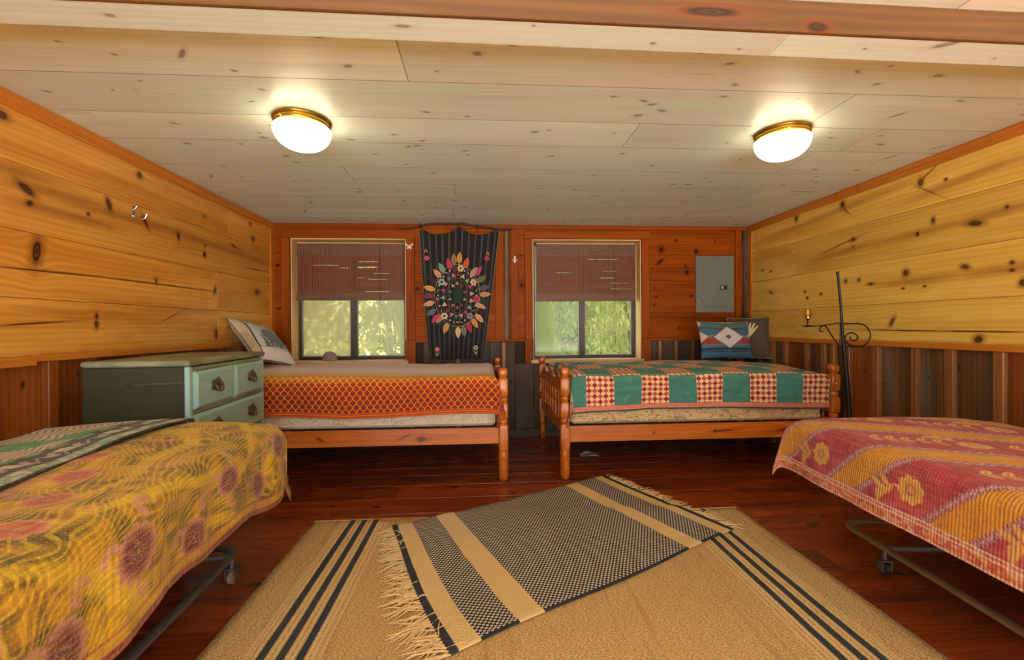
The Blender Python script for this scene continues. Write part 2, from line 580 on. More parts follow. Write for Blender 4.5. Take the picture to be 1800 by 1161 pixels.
# ------------------------------------------------------------------ ceiling
ceiling = structure(MB().box(XL - .2, XR + .2, YR - .2, YB + .2, ZC + 0.02, ZC + 0.12).build('ceiling', M['slab']))
ys = [YR] + [round(-2.27 + .333 * i, 3) for i in range(12)] + [1.57, 1.897, 2.227, 2.53, 2.91, 3.24, 3.57, 3.93, 4.25, YB]
for i, (a, b) in enumerate(zip(ys, ys[1:])):
    vis = a > 1.2
    cut = [XL] + ([random.uniform(-1.2, 2.2)] if i % 3 else [-0.2 + (i % 2), 2.1]) + [XR]
    for x0, x1 in zip(cut, cut[1:]):
        kn = []
        if vis:
            for _ in range(max(2, int((x1 - x0) * 4.2))):
                r = random.uniform(.008, .02)
                kn.append((random.uniform(.05, x1 - x0 - .05), random.uniform(.03, b - a - .03), r * random.uniform(1, 1.7), r * random.uniform(.5, .9), random.uniform(-30, 30)))
            if random.random() < .6:
                kn.append((random.uniform(.1, x1 - x0 - .1), random.uniform(.06, b - a - .06), .045, .011, random.uniform(40, 70)))
        tl = 0.0
        board('ceiling_board', (x0 + .0004, b - .0004, ZC), (1, 0, 0), (0, -math.cos(tl), math.sin(tl)), x1 - x0 - .0008, b - a - .0008, M['ceil'], ceiling, knots=kn, groove=0.0006, bare=True)  # bare darkens the edges to draw the seam shade

# beam just in front of the viewer: bare pine face, whitewashed underside
beam = thing('ceiling_beam', 'pine ceiling beam with whitewashed underside near the viewer', 'beam', (0, 0, 0))
beam['kind'] = 'structure'
beam.rotation_euler = (0, 0, .013)
MB().box(XL, XR, 1.362, 1.468, 2.034, ZC - .001).build('beam_core', M['slab'], beam)
board('beam_face', (XL, 1.346, 2.0255), (1, 0, 0), (0, 0, 1), XR - XL, 0.1, M['beam'], beam, Tk=.012, knots=[(3.9, .03, .05, .02, 0), (4.15, .06, .03, .015, 0), (3.1, .02, .045, .02, 0), (2.75, .05, .12, .02, 0)], groove=.004)
board('beam_underside', (XL, 1.474, 2.0262), (1, 0, 0), (0, -1, 0), 3.02, 0.124, M['ceil'], beam, Tk=.03, knots=[(.95, .06, .02, .01, 0), (1.8, .07, .03, .009, 0), (2.6, .04, .012, .008, 0), (2.2, .1, .008, .006, 0), (2.9, .03, .008, .006, 0)], groove=.003)
board('beam_underside', (XL + 3.022, 1.474, 2.0262), (1, 0, 0), (0, -1, 0), XR - XL - 3.022, 0.124, M['ceil'], beam, Tk=.03, knots=[(.55, .1, .05, .016, 30), (1.1, .06, .07, .014, 35), (.3, .06, .008, .006, 0), (.8, .04, .008, .006, 0), (1.5, .05, .01, .007, 0)], groove=.003)

# ------------------------------------------------------------------ side walls
COURSES = [0.985, 1.245, 1.540, 1.833, 2.126]
LK = [(2.037, 2.012, 0.03, 0.022, 0.0), (2.415, 2.108, 0.028, 0.014, 0.0), (2.779, 2.1, 0.02, 0.014, 0.0), (2.8, 2.017, 0.022, 0.022, 0.0), (2.136, 1.729, 0.05, 0.02, -30.0), (2.15, 1.671, 0.02, 0.014, 30.0), (2.451, 1.698, 0.012, 0.01, 0.0), (2.579, 1.78, 0.02, 0.045, 20.0), (2.844, 1.745, 0.014, 0.05, 35.0), (3.134, 1.723, 0.016, 0.035, 10.0), (3.425, 1.714, 0.012, 0.01, 0.0), (3.415, 1.646, 0.02, 0.022, 0.0), (3.804, 1.779, 0.05, 0.012, -10.0), (3.419, 1.924, 0.014, 0.012, 0.0), (4.068, 2.019, 0.025, 0.018, 0.0), (4.112, 1.896, 0.035, 0.03, 20.0), (2.926, 1.405, 0.012, 0.02, 0.0), (3.539, 1.398, 0.016, 0.035, -15.0), (4.176, 1.434, 0.05, 0.028, 0.0), (2.493, 1.172, 0.013, 0.018, 0.0), (2.492, 1.131, 0.014, 0.026, 0.0), (3.556, 1.064, 0.03, 0.04, 0.0), (2.179, 1.46, 0.028, 0.075, -8.0)]
LC = [(2.27, 1.376, 0.248, 1.617), (2.943, 1.385, 0.425, 0.27), (2.169, 1.133, 0.15, 4.194), (3.06, 1.186, 0.1, 21.541), (4.217, 1.633, 0.245, 1.637)]
LS = [(2.306, 1.752, 0.28, 1.332), (3.524, 1.735, 0.939, -1.434), (2.347, 1.666, 0.321, 0.714), (2.78, 1.742, 0.54, 1.911), (2.0, 1.79, 0.3, 2.862)]
RK = [(2.646, 1.991, 0.02, 0.03, 0.0), (3.257, 2.019, 0.025, 0.03, -20.0), (3.765, 2.038, 0.025, 0.03, -20.0), (3.161, 1.736, 0.03, 0.016, 0.0), (3.161, 1.681, 0.01, 0.01, 0.0), (2.568, 1.735, 0.014, 0.022, 0.0), (2.333, 1.662, 0.045, 0.018, 10.0), (2.667, 1.673, 0.012, 0.016, 0.0), (2.746, 1.436, 0.024, 0.026, 20.0), (2.388, 1.429, 0.028, 0.016, 15.0), (2.159, 1.42, 0.014, 0.012, 0.0), (2.159, 1.381, 0.014, 0.01, 0.0), (3.229, 1.434, 0.016, 0.018, 20.0), (3.111, 1.431, 0.016, 0.016, 20.0), (3.008, 1.391, 0.03, 0.012, 0.0), (3.659, 1.389, 0.014, 0.011, 0.0), (3.634, 1.334, 0.014, 0.013, 0.0), (3.48, 1.354, 0.015, 0.012, 0.0), (4.113, 1.418, 0.03, 0.016, 20.0), (4.241, 1.646, 0.025, 0.011, 0.0), (4.112, 1.618, 0.02, 0.01, 0.0), (2.318, 1.017, 0.03, 0.024, -35.0), (2.113, 1.311, 0.02, 0.022, 0.0), (2.765, 1.338, 0.014, 0.007, 0.0), (2.621, 1.339, 0.012, 0.007, 0.0), (2.493, 1.96, 0.012, 0.01, 0.0), (2.182, 1.715, 0.012, 0.01, 0.0), (2.338, 2.1, 0.03, 0.012, 0.0), (2.844, 1.123, 0.016, 0.04, 30.0)]
RC = [(2.601, 2.03, 0.076, 149.2), (2.577, 1.908, 0.09, -145.2), (3.296, 1.715, 0.167, 169.3), (2.766, 1.064, 0.242, 0.5), (2.316, 1.061, 0.208, 0.3), (3.219, 1.96, 0.05, -133.3)]
RS = [(3.303, 1.654, 0.349, 175.5), (2.714, 1.674, 0.31, 178.1), (2.2, 1.697, 0.3, 175.3), (2.681, 1.378, 0.276, 179.1), (2.156, 1.387, 0.25, 178.5), (2.352, 1.934, 0.446, 174.5), (3.446, 1.976, 0.65, 176.8)]


def side_wall(name, X, s, joints, K, Cr, St, mat):
    """s = +1: wall on the left (faces +x), -1: wall on the right (faces -x)"""
    w = structure(MB().box(X - s * .14, X - s * .02, YR - .14, YB + .14, -0.02, ZC + .02).build(name, M['slab']))
    for i, (z0, z1) in enumerate(zip(COURSES, COURSES[1:])):
        ys_ = [YR, 0.2 + .3 * i] + joints[i] + [YB]
        for y0, y1 in zip(ys_, ys_[1:]):
            L = y1 - y0 - .001
            if s > 0:
                P0, U, f = (X, y0, z0), (0, 1, 0), (lambda yy: yy - y0)
                sg = 1
            else:
                P0, U, f = (X, y1 - .001, z0), (0, -1, 0), (lambda yy: y1 - .001 - yy)
                sg = -1
            V = (0, 0, 1)
            kn = [(f(k[0]), k[1] - z0, k[2], k[3], sg * k[4]) for k in K if y0 < k[0] < y1 and z0 < k[1] < z1]
            cr = [(f(k[0]), k[1] - z0, k[2], sg * k[3]) for k in Cr if y0 < k[0] < y1 and z0 < k[1] < z1]
            ss_ = [(f(k[0]), k[1] - z0, k[2], sg * k[3], .028, .75) for k in St if y0 - .3 < k[0] < y1 + .3 and z0 < k[1] < z1]
            board('board', P0, U, V, L, z1 - z0 - .001, mat, w, knots=kn, cracks=cr, streaks=ss_)
    return w


wall_left = side_wall('wall_left', XL, 1, [[3.575], [3.575], [], [3.72]], LK, LC, LS, M['pine'])
wall_right = side_wall('wall_right', XR, -1, [[], [], [3.819], []], RK, RC, RS, M['pine_right'])

# lower walls: upright boards with proud battens
def wainscot(parent, X, s, spans, battens, mats, bmat, ztop):
    for i, (y0, y1) in enumerate(spans):
        m = mats[i % len(mats)]
        kn = rknots(ztop, y1 - y0, 2, .008, .018) if y1 - y0 > .08 else []
        if s > 0: board('wainscot_board', (X, y1 - .001, 0), (0, 0, 1), (0, -1, 0), ztop, y1 - y0 - .002, m, parent, knots=kn, groove=.005)
        else: board('wainscot_board', (X, y0 + .001, 0), (0, 0, 1), (0, 1, 0), ztop, y1 - y0 - .002, m, parent, knots=kn, groove=.005)
    for (yc, w, d) in battens:
        if s > 0: woodbox('batten', X, X + d, yc - w / 2, yc + w / 2, 0, ztop, bmat, parent, 2)
        else: woodbox('batten', X - d, X, yc - w / 2, yc + w / 2, 0, ztop, bmat, parent, 2)


edges = [YR, -2.2, -1.8, -1.4, -1.0, -.6, -.2, .2, .5, .8, 1.1, 1.4, 1.72, 1.96, 2.21, 2.45, 2.66, 2.94, 3.18, 3.33, 3.41, 3.61, 3.88, 4.06, 4.27, YB]
wainscot(wall_right, XR, -1, list(zip(edges, edges[1:])), [(1.72, .045, .03), (1.96, .045, .03), (2.20, .05, .03), (2.45, .05, .032), (2.665, .04, .03), (2.945, .055, .034), (3.185, .04, .03), (3.33, .045, .034), (3.42, .05, .034), (3.615, .045, .03), (3.885, .05, .034), (4.065, .05, .03), (4.27, .04, .03)], [M['barn'], M['cedar'], M['barn'], M['barn']], M['batten'], 0.955)
edges = [YR, -2.2, -1.8, -1.4, -1.0, -.6, -.2, .2, .6, 1.0, 1.4, 1.7, 1.95, 2.21, 2.44, 2.8, 3.2, 3.6, 4.0, YB]
wainscot(wall_left, XL, 1, list(zip(edges, edges[1:])), [(1.7, .05, .03), (1.95, .05, .03), (2.215, .05, .034), (2.43, .05, .034), (2.8, .05, .03), (3.2, .05, .03), (3.6, .05, .03), (4.0, .05, .03)], [M['cedar']], M['cedar'], 0.96)

# ------------------------------------------------------------------ window wall
W1 = (-1.860, -0.752, 0.780, 1.985)      # opening x0 x1 z0 z1
W2 = (0.500, 1.617, 0.770, 1.988)
WD = 0.20
mb = MB()
for x0, x1, z0, z1 in [(XL - .14, W1[0], -.02, ZC + .02), (W1[1], W2[0], -.02, ZC + .02), (W2[1], XR + .14, -.02, ZC + .02),
                       (W1[0], W1[1], -.02, W1[2]), (W1[0], W1[1], W1[3], ZC + .02), (W2[0], W2[1], -.02, W2[2]), (W2[0], W2[1], W2[3], ZC + .02)]:
    mb.box(x0, x1, YB + .02, YB + .22, z0, z1)
wall_back = structure(mb.build('wall_back', M['slab']))
BK = [(1.831, 1.886, 0.03, 0.03, 0.0), (1.983, 1.982, 0.014, 0.014, 0.0), (2.397, 1.985, 0.01, 0.01, 0.0), (2.198, 1.87, 0.025, 0.03, 0.0), (1.775, 1.404, 0.016, 0.012, 0.0), (2.143, 1.412, 0.014, 0.016, 0.0), (2.017, 1.085, 0.018, 0.012, 0.0), (1.757, 1.321, 0.012, 0.01, 0.0), (1.736, 1.69, 0.01, 0.008, 0.0), (1.755, 1.494, 0.008, 0.01, 0.0), (1.819, 1.766, 0.045, 0.016, 40.0), (2.099, 1.656, 0.02, 0.03, -20.0), (2.083, 1.719, 0.01, 0.02, 0.0), (2.478, 1.195, 0.016, 0.04, 30.0), (-.645, 1.49, .024, .02, 0), (.39, 1.52, .02, .02, 0), (-1.98, 1.72, .03, .014, 0), (-1.975, 1.3, .025, .012, 0), (.39, 1.82, .015, .01, 0)]
for x0, x1, zs in [(XL, -1.925, [.975, 1.10, 1.245, 1.38, 1.56, 1.70, 1.833, 2.126]), (-.68, .44, [.975, 1.245, 1.56, 1.833, 2.126]), (1.68, 2.66, [.975, 1.195, 1.245, 1.535, 1.568, 1.837, 2.05, 2.126])]:
    for z0, z1 in zip(zs, zs[1:]):
        kn = [(k[0] - x0, k[1] - z0, k[2], k[3], k[4]) for k in BK if x0 < k[0] < x1 and z0 < k[1] < z1]
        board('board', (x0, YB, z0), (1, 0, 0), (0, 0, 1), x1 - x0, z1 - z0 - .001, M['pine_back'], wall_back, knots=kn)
# header boards over the windows, lower upright boards
for a, b in ((W1[0], W1[1]), (W2[0], W2[1])):
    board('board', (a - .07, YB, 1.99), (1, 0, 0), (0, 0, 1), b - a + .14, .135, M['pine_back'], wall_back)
x = XL
i = 0
while x < XR - .02:
    w = min(random.choice((.15, .19, .22, .25)), XR - x)
    mid = x + w / 2
    top = .955
    segs = [(x, x + w, top)]
    for q in (W1, W2):
        if x < q[1] and x + w > q[0]: segs = [(x, x + w, .74)]
    for a, b, tp in segs:
        board('wainscot_board', (b - .001, YB, 0), (0, 0, 1), (-1, 0, 0), tp, w - .002, M['barn_dark'], wall_back, groove=.005, knots=rknots(tp, w, 2, .007, .014))
    x += w
    i += 1
for xc, w in ((.205, .036), (1.80, .036), (1.97, .036), (2.145, .03), (2.42, .03), (-.70, .04), (-.25, .04)):
    woodbox('batten', xc - w / 2, xc + w / 2, YB - .03, YB, .08, .955, M['batten'], wall_back, 2)
# upright strips between the windows and at the right end
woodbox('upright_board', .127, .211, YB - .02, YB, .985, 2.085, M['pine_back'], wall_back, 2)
woodbox('upright_post', .281, .352, YB - .034, YB, .985, 2.085, M['trim_dark'], wall_back, 2)
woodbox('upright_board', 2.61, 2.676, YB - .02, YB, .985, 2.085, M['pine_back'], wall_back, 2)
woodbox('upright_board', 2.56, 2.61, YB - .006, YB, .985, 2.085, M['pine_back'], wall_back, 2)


def rough_strip(name, x0, x1, z0, z1, mat, parent, depth, wob, seed):
    """bark edged strip standing against the window wall"""
    n = 60
    mbs = MB()
    vs = []; fs = []
    m = 10
    for i in range(n + 1):
        z = z0 + (z1 - z0) * i / n
        c = (x0 + x1) / 2 + wob * (vnoise(z * 3.2, 0, seed) - .5) * 2
        hw = (x1 - x0) / 2 * (.75 + .5 * vnoise(z * 5, 3.3, seed))
        for k in range(m + 1):
            a = pi * k / m
            rr = 1 + .3 * (vnoise(z * 40, k * 1.3, seed + 2) - .5)
            vs.append((c - math.cos(a) * hw * rr, YB - .004 - math.sin(a) * depth * rr, z))
    for i in range(n):
        for k in range(m):
            a = i * (m + 1) + k
            fs.append((a, a + 1, a + m + 2, a + m + 1))
    mbs.add(vs, fs, True)
    return mbs.build(name, mat, parent)


_bs = rough_strip('barn_strip', .214, .268, .985, 2.085, M['barn'], wall_back, .022, .001, 4)
grain(_bs, 2)
rough_strip('bark_edge_slab', 2.682, 2.734, .985, 2.088, M['bark'], wall_back, .045, .012, 9)

# wall behind the viewer, with a wide opening added to let daylight in
mb = MB()
for x0, x1, z0, z1 in [(XL - .14, -1.96, -.02, ZC + .02), (2.68, XR + .14, -.02, ZC + .02), (-1.96, 2.68, 2.08, ZC + .02), (-1.96, 2.68, -.02, .04), (-.42, -.36, .04, 2.08), (1.1, 1.16, .04, 2.08)]:
    mb.box(x0, x1, YR - .14, YR, z0, z1)
wall_rear = structure(mb.build('wall_rear', plain('rear_wall_pine', (176, 112, 48), 0.5)))

# added unseen: pale ground bouncing sun indoors, tall block shading the garden
structure(MB().box(-14, 16, -22, YR - .15, -.3, -.12).build('bounce_ground', plain('pale_bounce', (216, 212, 204), .9)))
structure(MB().box(XL - .3, XR + .3, YR - .2, YB + .22, ZC + .13, 11.0).build('sun_blocker', plain('sun_blocker_grey', (150, 146, 138), .8)))

# ------------------------------------------------------------------ trims
n_trim = [0]


def trim(x0, x1, y0, y1, z0, z1, mat='trim', axis=None, bev=.004):
    n_trim[0] += 1
    return structure(woodbox('trim_%d' % n_trim[0], x0, x1, y0, y1, z0, z1, M[mat], None, axis, bev))


trim(XL, XL + .018, YR, YB, 2.058, ZC, axis=1)                     # crown boards
trim(XR - .018, XR, YR, YB, 2.062, ZC, axis=1)
trim(XL + .018, XR - .018, YB - .02, YB, 2.086, ZC, 'trim_dark', 0)
trim(XL, XL + .016, YB - .085, YB - .001, .99, 2.057, axis=2)           # corner boards
trim(XR - .016, XR, YB - .10, YB - .001, .99, 2.061, axis=2)
trim(XL, XL + .04, 2.12, YB - .001, .958, .992, axis=1)                    # rails over the lower boards
trim(XL, XL + .055, YR, 2.118, .945, .985, axis=1)
trim(XR - .036, XR, YR, YB - .001, .955, .99, axis=1)
trim(XL + .041, W1[0] - .08, YB - .03, YB, .955, .985, 'trim_dark', 0)
trim(W1[1] + .09, W2[0] - .075, YB - .03, YB, .957, .985, 'trim_dark', 0)
trim(W2[1] + .083, XR - .037, YB - .03, YB, .955, .985, 'trim_dark', 0)
base = structure(woodbox('baseboard_back', XL + .001, XR - .001, YB - .018, YB, 0, .083, M['barn_dark'], None, 0))
# ------------------------------------------------------------------ windows
def pane_mat(name, base, haze_fn):
    """old window glass with a film of dirt: part clear, part milky"""
    t = T(name)
    x, y_, z = t.sep(t.attr('gr'))
    f = haze_fn(t, x, z)
    tr = t.nt.nodes.new('ShaderNodeBsdfTransparent')
    tl = t.nt.nodes.new('ShaderNodeBsdfTranslucent'); tl.inputs[0].default_value = c4(*base)
    m1 = t.nt.nodes.new('ShaderNodeMixShader'); t.put(m1.inputs[0], f)
    t.nt.links.new(tr.outputs[0], m1.inputs[1]); t.nt.links.new(tl.outputs[0], m1.inputs[2])
    gl = t.nt.nodes.new('ShaderNodeBsdfGlossy'); gl.inputs['Roughness'].default_value = .08
    m2 = t.nt.nodes.new('ShaderNodeMixShader'); m2.inputs[0].default_value = .015
    t.nt.links.new(m1.outputs[0], m2.inputs[1]); t.nt.links.new(gl.outputs[0], m2.inputs[2])
    t.nt.links.new(m2.outputs[0], t.out.inputs[0])
    return t.mat


def smear(t, x, z, s=1.0):
    return t.noise(t.vec(x * 5.0 * s, z * 2.2 * s, 1.7), 1.0, 4.0, .6, .6)


M['pane_a'] = pane_mat('fogged_glass', (158, 148, 124), lambda t, x, z: t.ss(.15, .75, smear(t, x, z)) * .18 + .72)
M['pane_b'] = pane_mat('dusty_glass', (156, 148, 126), lambda t, x, z: t.ss(.25, .75, smear(t, x, z, 1.4)) * .35 + .42)
M['pane_c'] = pane_mat('half_fogged_glass', (150, 150, 86), lambda t, x, z: (t.ss(.26, .12, x + (smear(t, x, z, 1.2) - .5) * .25) * .62 + .16))
M['pane_d'] = pane_mat('clear_old_glass', (170, 166, 112), lambda t, x, z: smear(t, x, z) * .16 + .06)


def pane(name, x0, x1, y, z0, z1, mat, parent):
    V = []
    for yy in (y, y + .004):
        V += [(x0, yy, z0), (x1, yy, z0), (x1, yy, z1), (x0, yy, z1)]
    F = [(0, 1, 2, 3), (4, 7, 6, 5), (0, 4, 5, 1), (2, 6, 7, 3), (1, 5, 6, 2), (0, 3, 7, 4)]
    g = [(p[0] - x0, 0, p[2] - z0) for p in V]
    return link(name, fast_mesh(name, np.array(V), np.array(F), False, {'gr': np.array(g)}), mat, parent)


def window(idx, W, xm, mats, cw, seam, low):
    x0, x1, z0, z1 = W
    w = structure(thing('window_%d' % idx, None, None, ((x0 + x1) / 2, YB, z0)))
    ox, oy, oz = (x0 + x1) / 2, YB, z0
    def wb(name, a, b, c, d, e, f, mat, parent=w, axis=None, bev=.003):
        return woodbox(name, a - ox, b - ox, c - oy, d - oy, e - oz, f - oz, M[mat], parent, axis, bev)
    # jamb liners and stool
    wb('jamb', x0, x0 + .012, YB - .004, YB + WD, z0, z1, 'jamb', axis=2)
    wb('jamb', x1 - .012, x1, YB - .004, YB + WD, z0, z1, 'jamb', axis=2)
    wb('head_jamb', x0, x1, YB - .004, YB + WD, z1 - .012, z1, 'jamb', axis=0)
    wb('stool', x0 - .02, x1 + .02, YB - .035, YB + WD, z0 - .03, z0 + .004, 'jamb', axis=0)
    # casing: side boards break at the rail height into wider lower blocks
    l, r = cw
    wb('casing', x0 - l, x0 - .002, YB - .026, YB - .001, seam, z1 - .002, 'trim_dark', axis=2)
    wb('casing', x1 + .002, x1 + r, YB - .026, YB - .001, seam, z1 - .002, 'trim_dark', axis=2)
    wb('casing', x0 - l - .004, x0 + .004, YB - .034, YB - .001, low, seam - .001, 'trim_dark', axis=2)
    wb('casing', x1 - .004, x1 + r + .006, YB - .034, YB - .001, low, seam - .001, 'trim_dark', axis=2)
    wb('head_casing', x0 - l - .004, x1 + r + .004, YB - .03, YB - .001, z1 - .001, z1 + .078, 'trim_dark', axis=0)
    # dark frame of the sliding window
    yf = YB + .15
    mbf = MB()
    fx0, fx1 = x0 + .012, x1 - .012
    def fb(a, b, c, d, y0=yf, y1=yf + .045): mbf.box(a - ox, b - ox, y0 - oy, y1 - oy, c - oz, d - oz, .002)
    fb(fx0, fx0 + .03, z0 + .004, z1 - .012); fb(fx1 - .036, fx1, z0 + .004, z1 - .012)
    fb(fx0 + .03, fx1 - .036, z0 + .004, z0 + .034); fb(fx0 + .03, fx1 - .036, z1 - .04, z1 - .012)
    mbf.build('frame', M['bronze'], w)
    mbm = MB().box(xm - .03 - ox, xm + .03 - ox, yf - .012 - oy, yf + .03 - oy, z0 + .034 - oz, z1 - .04 - oz, .002)
    mbm.build('meeting_stile', M['bronze'], w)
    for a, b, mt, dy in ((fx0 + .03, xm - .03, mats[0], .012), (xm + .03, fx1 - .036, mats[1], .024)):
        s_ = MB()
        for q in ((a, a + .008, z0 + .034, z1 - .04), (b - .008, b, z0 + .034, z1 - .04), (a + .008, b - .008, z0 + .034, z0 + .044)):
            s_.box(q[0] - ox, q[1] - ox, yf + dy - .006 - oy, yf + dy + .008 - oy, q[2] - oz, q[3] - oz)
        so = s_.build('sash', M['bronze_light'], w)
        pane('pane', a + .008 - ox, b - .008 - ox, yf + dy - oy, z0 + .044 - oz, z1 - .04 - oz, M[mt], so)
    return w


window_1 = window(1, W1, -1.303, ('pane_a', 'pane_b'), (.08, .085), .978, .752)
window_2 = window(2, W2, 1.035, ('pane_c', 'pane_d'), (.076, .078), .981, .742)


# ------------------------------------------------------------------ bamboo blinds
def reed_mat(name, a, b, glow):
    t = T(name)
    x, y_, z = t.sep(t.obj())
    n = t.noise(t.vec(x * 9.0, 0.0, z * 420.0), 1.0, 2.0, .6)
    n2 = t.noise(t.vec(x * 2.0, 0.0, z * 60.0), 1.0, 2.0, .5)
    col = t.mix(t.ss(.3, .7, n * .6 + n2 * .4), c4(*a), c4(*b))
    return t.finish(col, .55, transl=(glow, t.mix(n, c4(190, 96, 60), c4(150, 70, 40))))


M['reed'] = reed_mat('brown_reed', (98, 52, 28), (150, 86, 50), .30)
M['reed_valance'] = reed_mat('brown_reed_lining', (92, 58, 36), (128, 86, 54), .08)
M['thread'] = plain('blind_thread', (52, 36, 26), .8)


def blind(label, x0, x1, ztop, zbot, side, seed):
    rnd = random.Random(seed)
    y = YB + .118
    cx = (x0 + x1) / 2
    t = thing('bamboo_blind', label, 'blind', (cx, y, zbot), 0, 'bamboo roman blinds in the windows')
    hw = (x1 - x0) / 2
    H = ztop - zbot
    grain(MB().box(-hw, hw, -.004, .018, H, H + .014, .002).build('head_rail', M['jamb'], t), 0)
    # reeds of the hanging panel: thin sticks, a few of them slipped so that light comes through
    mb = MB()
    z = .03
    while z < H:
        h = .0052
        a, b = -hw, hw
        gap = rnd.random()
        if gap < .09:                                  # a slipped stick: short piece missing
            m = rnd.uniform(-hw * .8, hw * .6); l = rnd.uniform(.08, .34)
            for p, q in ((a, m), (m + l, b)):
                if q - p > .02: mb.box(p, q, -.001, .001, z, z + h)
        else:
            mb.box(a, b, -.001, .001, z + rnd.uniform(-.0002, .0002), z + h)
        z += .0054
    p = mb.build('reed_panel', M['reed'], t, recalc=False); p['kind'] = 'stuff'
    # top valance in front and folded bottom
    mb = MB(); z = H - .125
    while z < H:
        mb.box(-hw, hw, -.012, -.010, z, z + .0052); z += .0053
    p = mb.build('valance', M['reed_valance'], t, recalc=False); p['kind'] = 'stuff'
    for k, (zz, yy, hh) in enumerate(((0, -.012, .045), (.012, -.006, .06), (-.004, -.02, .026))):
        mb = MB(); z = zz
        while z < zz + hh:
            mb.box(-hw - .004, hw + .004, yy - .001, yy + .001, z, z + .0052); z += .0053
        p = mb.build('bottom_fold', M['reed_valance'], t, recalc=False); p['kind'] = 'stuff'
    mb = MB(); n = 38
    for i in range(n + 1):
        xx = -hw + .01 + (2 * hw - .02) * i / n
        mb.box(xx - .0011, xx + .0011, -.0135, -.0125, H - .125, H); mb.box(xx - .0011, xx + .0011, -.0028, -.0012, .03, H - .12); mb.box(xx - .0011, xx + .0011, -.0226, -.0212, -.004, .022)
    p = mb.build('weft_thread', M['thread'], t, recalc=False); p['kind'] = 'stuff'
    xc = hw * side
    pts = [(xc, -.026, H - .02), (xc + .002, -.026, H * .5), (xc + .004, -.028, 0), (xc + .012, -.03, -.2), (xc + .03, -.03, -.40), (xc + .06, -.03, -.53)]
    MB().tube(pts, .0013, 5).build('pull_cord', M['thread'], t)
    MB().tube([(xc - .004, -.026, H - .02), (xc - .003, -.028, -.1), (xc - .002, -.03, -.55)], .0011, 5).build('pull_cord', M['thread'], t)
    return t


blind('brown bamboo blind half drawn over the fogged window left of the tapestry', -1.842, -.792, 1.952, 1.385, .55, 3)
blind('reddish bamboo blind half drawn over the window beside the grey panel', .556, 1.588, 1.957, 1.372, .58, 8)

# ------------------------------------------------------------------ outside
def grass_mat():
    t = T('sunlit_grass')
    n = t.noise(t.obj(), 3.0, 5.0, .7)
    n2 = t.noise(t.obj(), .4, 2.0)
    col = t.mix(t.ss(.3, .7, n), c4(96, 110, 44), c4(176, 172, 92))
    col = t.mix(t.ss(.4, .7, n2), col, c4(150, 150, 84))
    return t.finish(col, .9, bump=n, bstr=.8, bdist=.05)


yard = structure(MB().box(-14, 16, YB + .23, 30, -.6, -.35).build('ground', grass_mat()))


def leaf_mat(name, a, b):
    t = T(name)
    r = t.attr('lv', fac=True)
    col = t.mix(r, c4(*a), c4(*b))
    return t.finish(col, .45, transl=(.35, col))


def foliage(name, label, base, h, w, n, ls, narrow, mat, seed, droop=.5, group=None, wy=None):
    """shrub of single leaves with real stems"""
    rg = np.random.default_rng(seed)
    wy = wy or w
    t = thing(name, label, 'shrub', base, 0, group)
    mb = MB()
    tips = []
    for i in range(9):
        a = rg.uniform(0, 2 * pi); r = wy * rg.uniform(.1, .8)
        p1 = (math.cos(a) * r * .4, math.sin(a) * r * .4, h * rg.uniform(.4, .6)); p2 = (math.cos(a) * r, math.sin(a) * r, h * rg.uniform(.7, 1.0))
        mb.tube([(0.03 * math.cos(a), .03 * math.sin(a), 0), p1, p2], [.03, .018, .006], 6)
        tips += [p1, p2]
    mb.build('stem', M['twig'], t)
    nc = 60
    nc = int(60 * w / wy)
    cen = np.stack([rg.uniform(-.85, .85, nc) * w, np.clip(rg.normal(0, .4, nc), -.8, .8) * wy, rg.uniform(.08, 1.0, nc) * h], 1)
    cid = rg.integers(0, nc, n)
    C = cen[cid] + np.clip(rg.normal(0, .18, (n, 3)), -.3, .3) * min(w, wy) * np.array([1, 1, .8])
    C[:, 2] = np.clip(C[:, 2], .05, None)
    az = rg.uniform(0, 2 * pi, n); el = rg.uniform(-1.2, .4, n) - droop
    D = np.stack([np.cos(az) * np.cos(el), np.sin(az) * np.cos(el), np.sin(el)], 1)
    S = np.cross(D, np.array([0, 0, 1.0]) + rg.normal(0, .5, (n, 3))); S /= np.linalg.norm(S, axis=1)[:, None]
    L = ls * rg.uniform(.6, 1.3, n)[:, None]
    Wd = L * narrow
    V = np.stack([C, C + D * L * .45 + S * Wd, C + D * L, C + D * L * .45 - S * Wd], 1).reshape(-1, 3)
    F = np.arange(n * 4).reshape(-1, 4)
    lv = np.repeat(np.clip(.5 * rg.random(n) + .5 * rg.random(nc)[cid], 0, 1), 4)
    o = link('leaf_mass', fast_mesh('leaf_mass', V, F, False, {'lv': lv}), mat, t)
    o['kind'] = 'stuff'
    return t


M['leaf_a'] = leaf_mat('willow_leaf', (84, 106, 36), (196, 196, 112))
M['leaf_b'] = leaf_mat('deep_leaf', (60, 84, 34), (148, 164, 74))
M['leaf_c'] = leaf_mat('olive_leaf', (110, 116, 52), (196, 190, 108))
G = 'shrubs outside the windows'
foliage('garden_shrub', 'bright narrow-leaved shrub outside the half fogged pane', (.95, 6.6, -.36), 2.7, .50, 2400, .13, .16, M['leaf_a'], 1, .6, G)
foliage('garden_shrub', 'bright narrow-leaved shrub outside the clear right pane', (2.38, 6.8, -.36), 3.0, .62, 3400, .15, .14, M['leaf_a'], 2, .6, G)
foliage('garden_shrub', 'deep green shrub standing behind the narrow-leaved ones', (1.6, 9.2, -.36), 4.0, 1.2, 5200, .2, .3, M['leaf_b'], 3, .2, G)
foliage('garden_shrub', 'olive shrub outside the dusty pane left of the tapestry', (-1.35, 7.2, -.36), 2.6, .75, 2200, .15, .3, M['leaf_c'], 4, .2, G)
